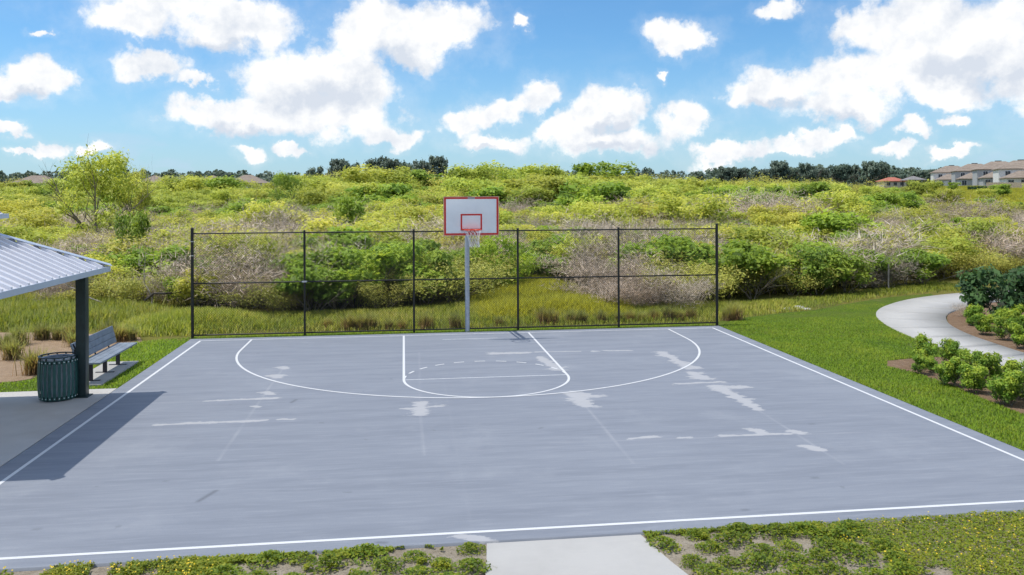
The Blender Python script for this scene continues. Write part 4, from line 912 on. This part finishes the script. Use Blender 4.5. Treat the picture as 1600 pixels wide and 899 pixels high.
    # bunch grasses
    def tuft(seed, n, h, w):
        q = np.random.default_rng(seed); p = q.normal(0, 0.085, (n, 3)); p[:, 2] = 0; V, F = blades(p, h*(0.55+0.5*q.random(n)), w, q, 0.75, 0.7)
        a = np.arctan2(p[:, 1], p[:, 0]); 
        zt = np.clip(V[:, 2]/h, 0, 1); ti = np.clip(0.05+0.95*zt+np.repeat(q.normal(0, 0.14, n), 5), 0, 1)
        return mesh_np('bunch_blades', V, F, MATS['blade_bunch'], ti)
    tm = [tuft(k, 340, 0.62, 0.014) for k in range(4)]
    spots = [(-12.21, -0.45), (-11.43, -1.88), (-12.18, 0.22), (-11.92, 1.0), (-11.43, 0.92), (-10.6, -0.2), (-9.69, 0.45), (-9.4, 0.61), (-10.03, 0.71), (-12.9, -1.3), (-12.6, -2.4), (-10.9, 0.6)]
    for i, (x, y) in enumerate(spots):
        o = obj('bunch_grass', tm[i % 4], None, (x, y, -0.04)); o.rotation_euler = (0, 0, i*1.3); s = 0.85+0.35*r.random(); o.scale = (s, s, s*0.9)
        tag(o, 'brownish bunch grass clump in the mulched bed behind the litter bin', 'grass clump', 'bunch grasses in the bed behind the bin')
    o = obj('bunch_grass', tm[1], None, (-10.15, -3.75, -0.04)); o.scale = (1.25, 1.25, 1.1); tag(o, 'large green-topped bunch grass at the bed edge nearest the litter bin', 'grass clump')
    for i, (x, y) in enumerate([(-3.43, 1.5), (-3.1, 1.45), (-4.1, 1.9), (-2.24, 1.5), (-1.86, 1.55), (-2.8, 1.6), (-1.14, 1.45), (-0.23, 1.45), (1.14, 1.7), (2.79, 1.68), (3.45, 1.84), (3.75, 1.79), (4.42, 1.82), (5.0, 1.9), (5.39, 1.95), (5.76, 1.89), (6.18, 1.96), (6.65, 1.89), (6.95, 1.84), (7.4, 1.9)]):
        o = obj('bunch_grass', tm[i % 4], None, (x, y, -0.05)); o.rotation_euler = (0, 0, i*2.1); s = 0.62+0.4*r.random(); o.scale = (s, s, s*0.95)
        tag(o, 'small brownish bunch grass clump in the row behind the chain link fence', 'grass clump', 'bunch grasses in a row behind the fence')
    o = obj('bunch_grass', tm[0], None, (2.55, 1.9, -0.05)); o.scale = (0.9, 0.9, 1.0); tag(o, 'taller bunch grass clump behind the fence, right of the pole', 'grass clump')
    for x, y, s in ((8.72, 1.55, 1.1), (8.45, 1.45, 0.8)):
        o = obj('bunch_grass', tm[2], None, (x, y, -0.05)); o.scale = (s, s, s*1.05); tag(o, 'straw-based bunch grass clump just outside the fence end on the lawn side', 'grass clump', 'bunch grasses beyond the fence end')
    # low weeds and the flowering ground cover along the near edge of the slab
    def weed(seed, n):
        q = np.random.default_rng(seed); c = np.clip(q.normal(0, 1, (n, 3)), -1.9, 1.9)*np.array([0.085, 0.075, 0.0]); rr = np.hypot(c[:, 0], c[:, 1]); c[:, 2] = 0.008+np.clip(0.115-0.5*rr, 0.006, 1)*q.random(n)**0.5
        V, F = leaf_quads(c, q.normal(size=(n, 3))*0.45+np.array([0, 0, 0.9]), 0.034*(0.6+0.8*q.random(n)), 0.5, q); return mesh_np('weed_leaves', V, F, MATS['leaf_weed'], np.repeat(np.clip(0.25+0.9*q.random(n)-0.2, 0, 1), 4))
    wm = [weed(900+k, 420) for k in range(5)]
    W = []
    for k in range(2000):
        right = k % 3 != 0
        x, y = (r.uniform(1.05, 3.6), r.uniform(-15.9, -14.5)) if right else (r.uniform(-5.2, -1.05), r.uniform(-15.6, -14.5))
        if x > 0 and x < 1.05+(-14.4-y)*0.22: continue
        if not right and y > -14.5-0.02: continue
        if all((x-a)**2+(y-b)**2 > 0.31**2 for a, b in W): W.append((x, y))
        if len(W) > 74: break
    for i, (x, y) in enumerate(W):
        o = empty('weed_clump', (x, y, -0.034)); tag(obj('leaves', wm[i % 5], o), kind='stuff'); s = 0.75+0.6*r.random(); o.scale = (s*1.15, s, s); o.rotation_euler = (0, 0, r.random()*6.28)
        side = 'right' if x > 0 else 'left'
        tag(o, 'low green weed clump on bare sandy soil where the walkway flares' if x > 0 else 'low green weed clump on sandy soil along the straight walkway edge', 'weed', 'weeds on the soil by the flared walkway edge' if x > 0 else 'weeds on the soil by the straight walkway edge')
    def cover(name, P, n, label, cut, fl=0):
        x, y = scatter(P, n, r); nz = fbm(x*2.6, y*2.6, 14)+0.35*(fbm(x*11, y*11, 15)-0.5); k = cut(x, y, nz); x, y, nz = x[k], y[k], nz[k]; m = len(x)
        c = np.stack([x, y, -0.03+0.02*r.random(m)+0.075*np.clip(nz, 0, 1)*r.random(m)**0.6], 1)
        V, F = leaf_quads(c, r.normal(size=(m, 3))*0.45+np.array([0, 0, 0.9]), 0.036*(0.6+0.8*r.random(m)), 0.5, r)
        tag(obj(name, mesh_np(name, V, F, MATS['leaf_weed'], np.repeat(np.clip(0.2+0.5*nz+0.5*r.random(m), 0, 1), 4))), label, 'ground cover', None, 'stuff')
        if fl:
            j = r.choice(m, fl); cc = c[j]+np.array([0, 0, 0.035]); V, F = leaf_quads(cc, r.normal(size=(fl, 3))*0.3+np.array([0, -0.4, 0.9]), 0.016+0.010*r.random(fl), 0.9, r)
            tag(obj('yellow_flowers', mesh_np('yellow_flowers', V, F, MATS['petal_yellow'])), 'tiny yellow flowers scattered over the '+('dense ground cover beyond the bare soil' if x.mean() > 0 else 'leafy strip by the left court edge'), 'flowers', None, 'stuff')
    cover('ground_cover', [(2.5, -14.42), (9.4, -14.42), (9.4, -16.8), (2.9, -16.8)], 60000, 'dense low leafy ground cover dotted yellow along the near court edge', lambda x, y, nz: (x+1.5*(nz-0.5)+(y+14.5)*0.55) > 2.95, 800)
    cover('ground_cover', [(1.0, -14.39), (3.2, -14.39), (3.2, -14.85), (1.0, -14.75)], 9000, 'leafy fringe creeping over the court edge beside the walkway flare', lambda x, y, nz: nz > 0.36-(y+14.52)*1.3)
    cover('ground_cover', [(-4.2, -14.40), (-1.05, -14.40), (-1.05, -15.1), (-4.2, -15.0)], 22000, 'leafy green strip along the court edge left of the walkway', lambda x, y, nz: nz > 0.40-(y+14.55)*0.75)
    cover('ground_cover', [(-6.6, -14.40), (-3.9, -14.40), (-3.7, -15.2), (-6.6, -15.2)], 17000, 'patchy ground cover with yellow flowers by the far left of the near edge', lambda x, y, nz: nz > 0.42, 260)
grasses()

# ------------------------------------------------------------------ hedge shrubs beside the footpath
def hedge():
    for k in range(4):
        PROTO['hedge', k] = lobed_meshes('hedge', 700+k, 0.62, 0.24, 22, 3400, 0.046, 0.55, 'leaf_hedge', 'bark', 0.18, 0.18, (0.12, 0.22), 0.008)
    L = [(10.3, -5.93, .72, .8), (9.62, -6.75, .42, .9), (9.98, -6.6, .36, .9), (10.87, -6.02, .62, .8), (9.50, -7.90, .62, 1.0), (10.5, -7.2, .58, 1.0), (9.62, -8.50, .58, .95), (10.23, -8.05, .72, .85), (9.56, -9.48, .66, 1.05), (10.16, -9.15, .74, .95), (9.7, -10.4, .6, 1), (10.4, -10.1, .7, 1), (11.1, -9.0, .6, .9)]
    for i, (x, y, h, w) in enumerate(L): plant('hedge', i % 4, x, y, h, 'low green clipped shrub in the mulch bed between lawn and curving path', 'shrub', 'shrubs between lawn and path', 'garden_shrub', w, z=-0.03)
    Rr = [(15.35, -0.75, .62, .9), (14.62, -2.2, .62, .95), (14.55, -3.1, .64, .9), (14.1, -4.25, .66, .9), (15.5, -2.0, .66, 1), (15.4, -3.1, .7, 1), (14.9, -4.3, .7, 1), (16.3, -1.2, .7, 1), (14.2, -5.5, .66, .9), (16.2, -2.6, .7, 1.0)]
    for i, (x, y, h, w) in enumerate(Rr): plant('hedge', (i+1) % 4, x, y, h, 'yellowish green rounded shrub in the mulch bed on the inner side of the path bend', 'shrub', 'shrubs inside the path bend', 'garden_shrub', w, z=-0.03)
    for k in range(2): PROTO['oak', 10+k] = lobed_meshes('broad', 760+k, 10.0, 5.2, 30, 5600, 0.62, 0.6, 'leaf_dark', 'bark', 0.14, 0.25, (0.11, 0.2), 0.12)
    plant('oak', 10, 16.7, -0.1, 1.75, 'large dark green broad-leaved bush inside the path bend', 'bush', None, 'broadleaf_bush', 1.05, z=-0.03)
    plant('oak', 11, 18.2, -0.6, 1.6, 'second dark green bush behind the large one inside the path bend', 'bush', None, 'broadleaf_bush', 1.05, z=-0.03)
    # bare twiggy perennial by the path bend
    plant('dead', 1, 16.4, 0.9, 0.55, 'small bare twiggy plant at the tip of the bed inside the path bend', 'plant', None, 'twiggy_plant', 1.1, z=-0.03, parts_names=('twigs', 'stems'))
    # fallen dead branches in the tall grass, pale rocks, field stake
    r = np.random.default_rng(4)
    def branch(name, p, q, rad, mat, label, twigs=5):
        p = np.array(p, float); q = np.array(q, float); segs = []; n = 7; prev = p
        for k in range(n):
            c = p+(q-p)*(k+1)/n+r.normal(0, 0.03*np.linalg.norm(q-p), 3)*(k < n-1); segs.append((prev, c, rad*(1-0.85*k/n), rad*(1-0.85*(k+1)/n)))
            if k > 1:
                for j in range(2): e = c+(q-p)/n*1.2+r.normal(0, 0.22, 3)+np.array([0, 0, 0.15]); segs.append((c, e, rad*0.35*(1-0.6*k/n), rad*0.08))
            prev = c
        V, F = seg_prisms(segs, 5); tag(obj(name, mesh_np(name, V, F, MATS[mat], smooth=True)), label, 'branch')
    branch('fallen_branch', (-10.8, 6.6, 0.35), (-8.4, 6.9, 1.25), 0.05, 'dark_wood', 'dark fallen branch slanting up from tall grass behind the bench')
    branch('fallen_branch', (-12.2, 7.0, 0.2), (-14.4, 7.4, 1.35), 0.03, 'dead_wood', 'pale dead branch leaning in the grass beyond the mulch bed')
    branch('fallen_branch', (-10.6, 6.7, 0.1), (-11.1, 7.1, 2.0), 0.028, 'dead_wood', 'pale dead stem standing upright beyond the pavilion post')
    branch('fallen_branch', (-9.2, 6.6, 0.6), (-8.9, 7.0, 1.9), 0.025, 'dead_wood', 'thin pale branch crossing above the dark fallen branch')
    for i, (x, y, s) in enumerate(((11.6, 3.7, .16), (11.95, 3.8, .22), (12.15, 3.55, .12), (10.8, 3.2, .10))):
        b = B(); bmesh.ops.create_icosphere(b.bm, subdivisions=2, radius=s)
        for v in b.bm.verts: v.co = Vector((v.co.x*1.5, v.co.y, v.co.z*0.45))*(0.8+0.4*r.random())
        tag(b.obj('rock', MATS['rock_pale'], None, False, (x, y, -0.03)), 'pale flat rock lying in rough grass before the thicket', 'rock', 'pale rocks by the thicket')
    b = B(); b.tube([(0, 0, -0.2), (0.01, 0, 1.1)], 0.035, 6); tag(b.obj('fence_stake', MATS['dead_wood'], None, False, (18.0, 8.0, H(18, 8))), 'short weathered wooden stake at the thicket edge by the path', 'stake')
hedge()

# ------------------------------------------------------------------ houses
def hip(b, x0, x1, y0, y1, z, rise, over=0.4):
    x0 -= over; x1 += over; y0 -= over; y1 += over; w, d = x1-x0, y1-y0
    if w >= d: r0, r1 = (x0+d/2, (y0+y1)/2, z+rise), (x1-d/2, (y0+y1)/2, z+rise)
    else: r0, r1 = ((x0+x1)/2, y0+w/2, z+rise), ((x0+x1)/2, y1-w/2, z+rise)
    c = [(x0, y0, z), (x1, y0, z), (x1, y1, z), (x0, y1, z)]; lo = [(x, y, z-0.22) for x, y, z in c]
    if w >= d: fs = [(c[0], c[1], r1, r0), (c[1], c[2], r1), (c[2], c[3], r0, r1), (c[3], c[0], r0)]
    else: fs = [(c[0], c[1], r0), (c[1], c[2], r1, r0), (c[2], c[3], r1), (c[3], c[0], r0, r1)]
    for f in fs: b.face(*f)
    for k in range(4): b.face(c[k], c[(k+1) % 4], lo[(k+1) % 4], lo[k])
    b.face(*lo[::-1]); return b
def house(x, y, rz, label, wall, roof, w=12.0, d=11.0, two=True, wing=5.0, group=None):
    h = tag(empty('house', (x, y, H(x, y)-0.1), rz), label, 'house', group)
    eave = 5.5 if two else 2.9
    wl = B().box(-w/2, w/2, -d/2, d/2, -0.4, eave).obj('wall', MATS[wall], h)
    hip(B(), -w/2, w/2, -d/2, d/2, eave, min(w, d)*0.27).obj('roof', MATS[roof], h)
    def window(px, pz, ww, hh, y):
        f = B().box(px-ww/2-0.1, px+ww/2+0.1, y-0.06, y+0.02, pz-hh/2-0.1, pz+hh/2+0.1).obj('window', MATS['white_trim'], h)
        for s in (-1, 1): B().box(px+s*ww/4-ww/4+0.04, px+s*ww/4+ww/4-0.04, y-0.10, y-0.062, pz-hh/2, pz+hh/2).obj('pane', MATS['window_glass'], f)
    if two:
        for px in (-w*0.32, -0.03*w, w*0.3): window(px, 4.1, 1.3, 1.3, -d/2)
    yb = -d/2
    if wing > 0:
        yb = -d/2-wing; B().box(-w/2+0.6, w*0.28, yb, -d/2-0.002, -0.4, 2.75).obj('rear_wing', MATS[wall], h)
        hip(B(), -w/2+0.6, w*0.28, yb, -d/2-0.42, 2.75, 2.0).obj('wing_roof', MATS[roof], h)
        # screened porch
        B().box(w*0.28+0.02, w/2, yb+1.0, -d/2-0.003, -0.3, 2.5).obj('porch_screen', MATS['lanai_screen'], h)
        B().box(w*0.28+0.02, w/2+0.3, yb+0.6, -d/2-0.004, 2.505, 2.65).obj('porch_roof', MATS[roof], h)
    for px in (-w*0.36, -w*0.12, w*0.12): window(px, 1.35, 1.4, 1.5, yb)
    B().box(-0.9, 0.9, 0.0, 0.5, eave+min(w, d)*0.2, eave+min(w, d)*0.27+0.25).obj('roof_vent', MATS['window_glass'], h)
    return h
def houses():
    Rw = [(1487, 305, 'stucco_white', 'shingle_brown', 'farthest house of the row, white upper storey and low brown wing roof', True),
          (1523, 282, 'stucco_grey', 'shingle_brown', 'grey two-storey house with wide brown roof beside the white one', True),
          (1560, 258, 'stucco_grey', 'shingle_brown', 'grey two-storey house with dark screened porch behind the board fence', True),
          (1596, 240, 'stucco_white', 'shingle_brown', 'nearest house of the row with tall brown hip roof above the board fence', True),
          (1650, 222, 'stucco_beige', 'shingle_brown', 'beige house at the near end of the row beyond the board fence', True)]
    for u, d, w, rf, lab, two in Rw:
        x, y = pxd(u, d); house(x, y, -0.50, lab, w, rf, 13.0, 9.0, two, 7.5)
    for u, d, lab, w in ((60, 330, 'low house with tan roof just showing behind shrubs left of the lone willow', 17), (243, 330, 'low house with pale roof just showing to the right of the lone willow', 13), (287, 345, 'small distant house roof between the two pale roofs behind the thicket', 11), (332, 330, 'low grey-walled house with brown roof under a dark treetop', 13), (388, 325, 'wide low house with tan roof nearest the round dark green tree', 15)):
        x, y = pxd(u, d); house(x, y, -YAW+0.1, lab, 'stucco_grey', 'shingle_grey' if d == 345 else 'shingle_brown', w, 12.0, False, 0)
    x, y = pxd(1393, 300); b = tag(empty('barn', (x, y, H(x, y)), -YAW), 'long low building with a red roof before the far trees', 'barn')
    B().box(-4, 4, -3, 3, -0.5, 2.3).obj('wall', MATS['stucco_beige'], b); hip(B(), -4, 4, -3, 3, 2.3, 1.4).obj('roof', MATS['barn_red'], b)
    for px in (-2.4, 0, 2.4): B().box(px-0.6, px+0.6, -3.05, -2.99, 0.7, 1.8).obj('window', MATS['window_glass'], b)
    x, y = pxd(1427, 270); b = tag(empty('gazebo', (x, y, H(x, y)), -YAW), 'small open gazebo with grey hip roof left of the houses', 'gazebo')
    hip(B(), -2.6, 2.6, -2.6, 2.6, 2.4, 1.3).obj('roof', MATS['shingle_grey'], b)
    for sx in (-1, 1):
        for sy in (-1, 1): B().box(sx*2.3-0.12, sx*2.3+0.12, sy*2.3-0.12, sy*2.3+0.12, -0.3, 2.17).obj('post', MATS['dark_wood'], b)
    B().box(-1.6, 1.6, 0.6, 1.2, -0.2, 1.5).obj('counter', MATS['dark_wood'], b)
    # board fence round the gardens
    p0 = Vector(pxd(1541, 222)); p1 = Vector(pxd(1690, 196)); n = int((p1-p0).length/0.42); d = (p1-p0).normalized()
    f = tag(empty('board_fence', (p0.x, p0.y, 0)), 'tan wooden board fence in front of the two-storey houses', 'fence')
    bm_ = B().box(-0.20, 0.20, -0.02, 0.02, -0.3, 1.85).mesh('board', MATS['fence_board']); a = math.atan2(d.y, d.x)
    for k in range(n):
        q = p0+d*(k+0.5)*0.42; o = obj('board', bm_, f, (q.x-p0.x, q.y-p0.y, H(q.x, q.y)+0.02*((k*7) % 5))); o.rotation_euler = (0, 0, a)
    B().box(0, (p1-p0).length, 0.022, 0.08, 0, 0.1).obj('rail', MATS['fence_board'], f, loc=(0, 0, H(p0.x, p0.y)+1.2)).rotation_euler = (0, R(-0.2), a)
    x, y = pxd(1527, 205); PR = PROTO['oak', 10]
    for k in range(5):
        xx, yy = pxd(1516+k*5.5, 205); plant('oak', 10+k % 2, xx, yy, 1.25, 'dark square-cut hedge plant in the short hedge before the houses', 'hedge', 'short dark hedge before the houses', 'hedge_plant', 1.0, parts=False)
    for u, d_, h, lab in ((1490, 200, 2.4, 'round dark green bush in the meadow below the white house'), (1570, 190, 2.0, 'dark green bush in front of the board fence'), (1562, 150, 2.6, 'bushy green shrub alone in the yellow meadow')):
        x, y = pxd(u, d_); plant('green', 3, x, y, h, lab, 'bush', None, 'meadow_bush', 1.3, parts=False)
houses()
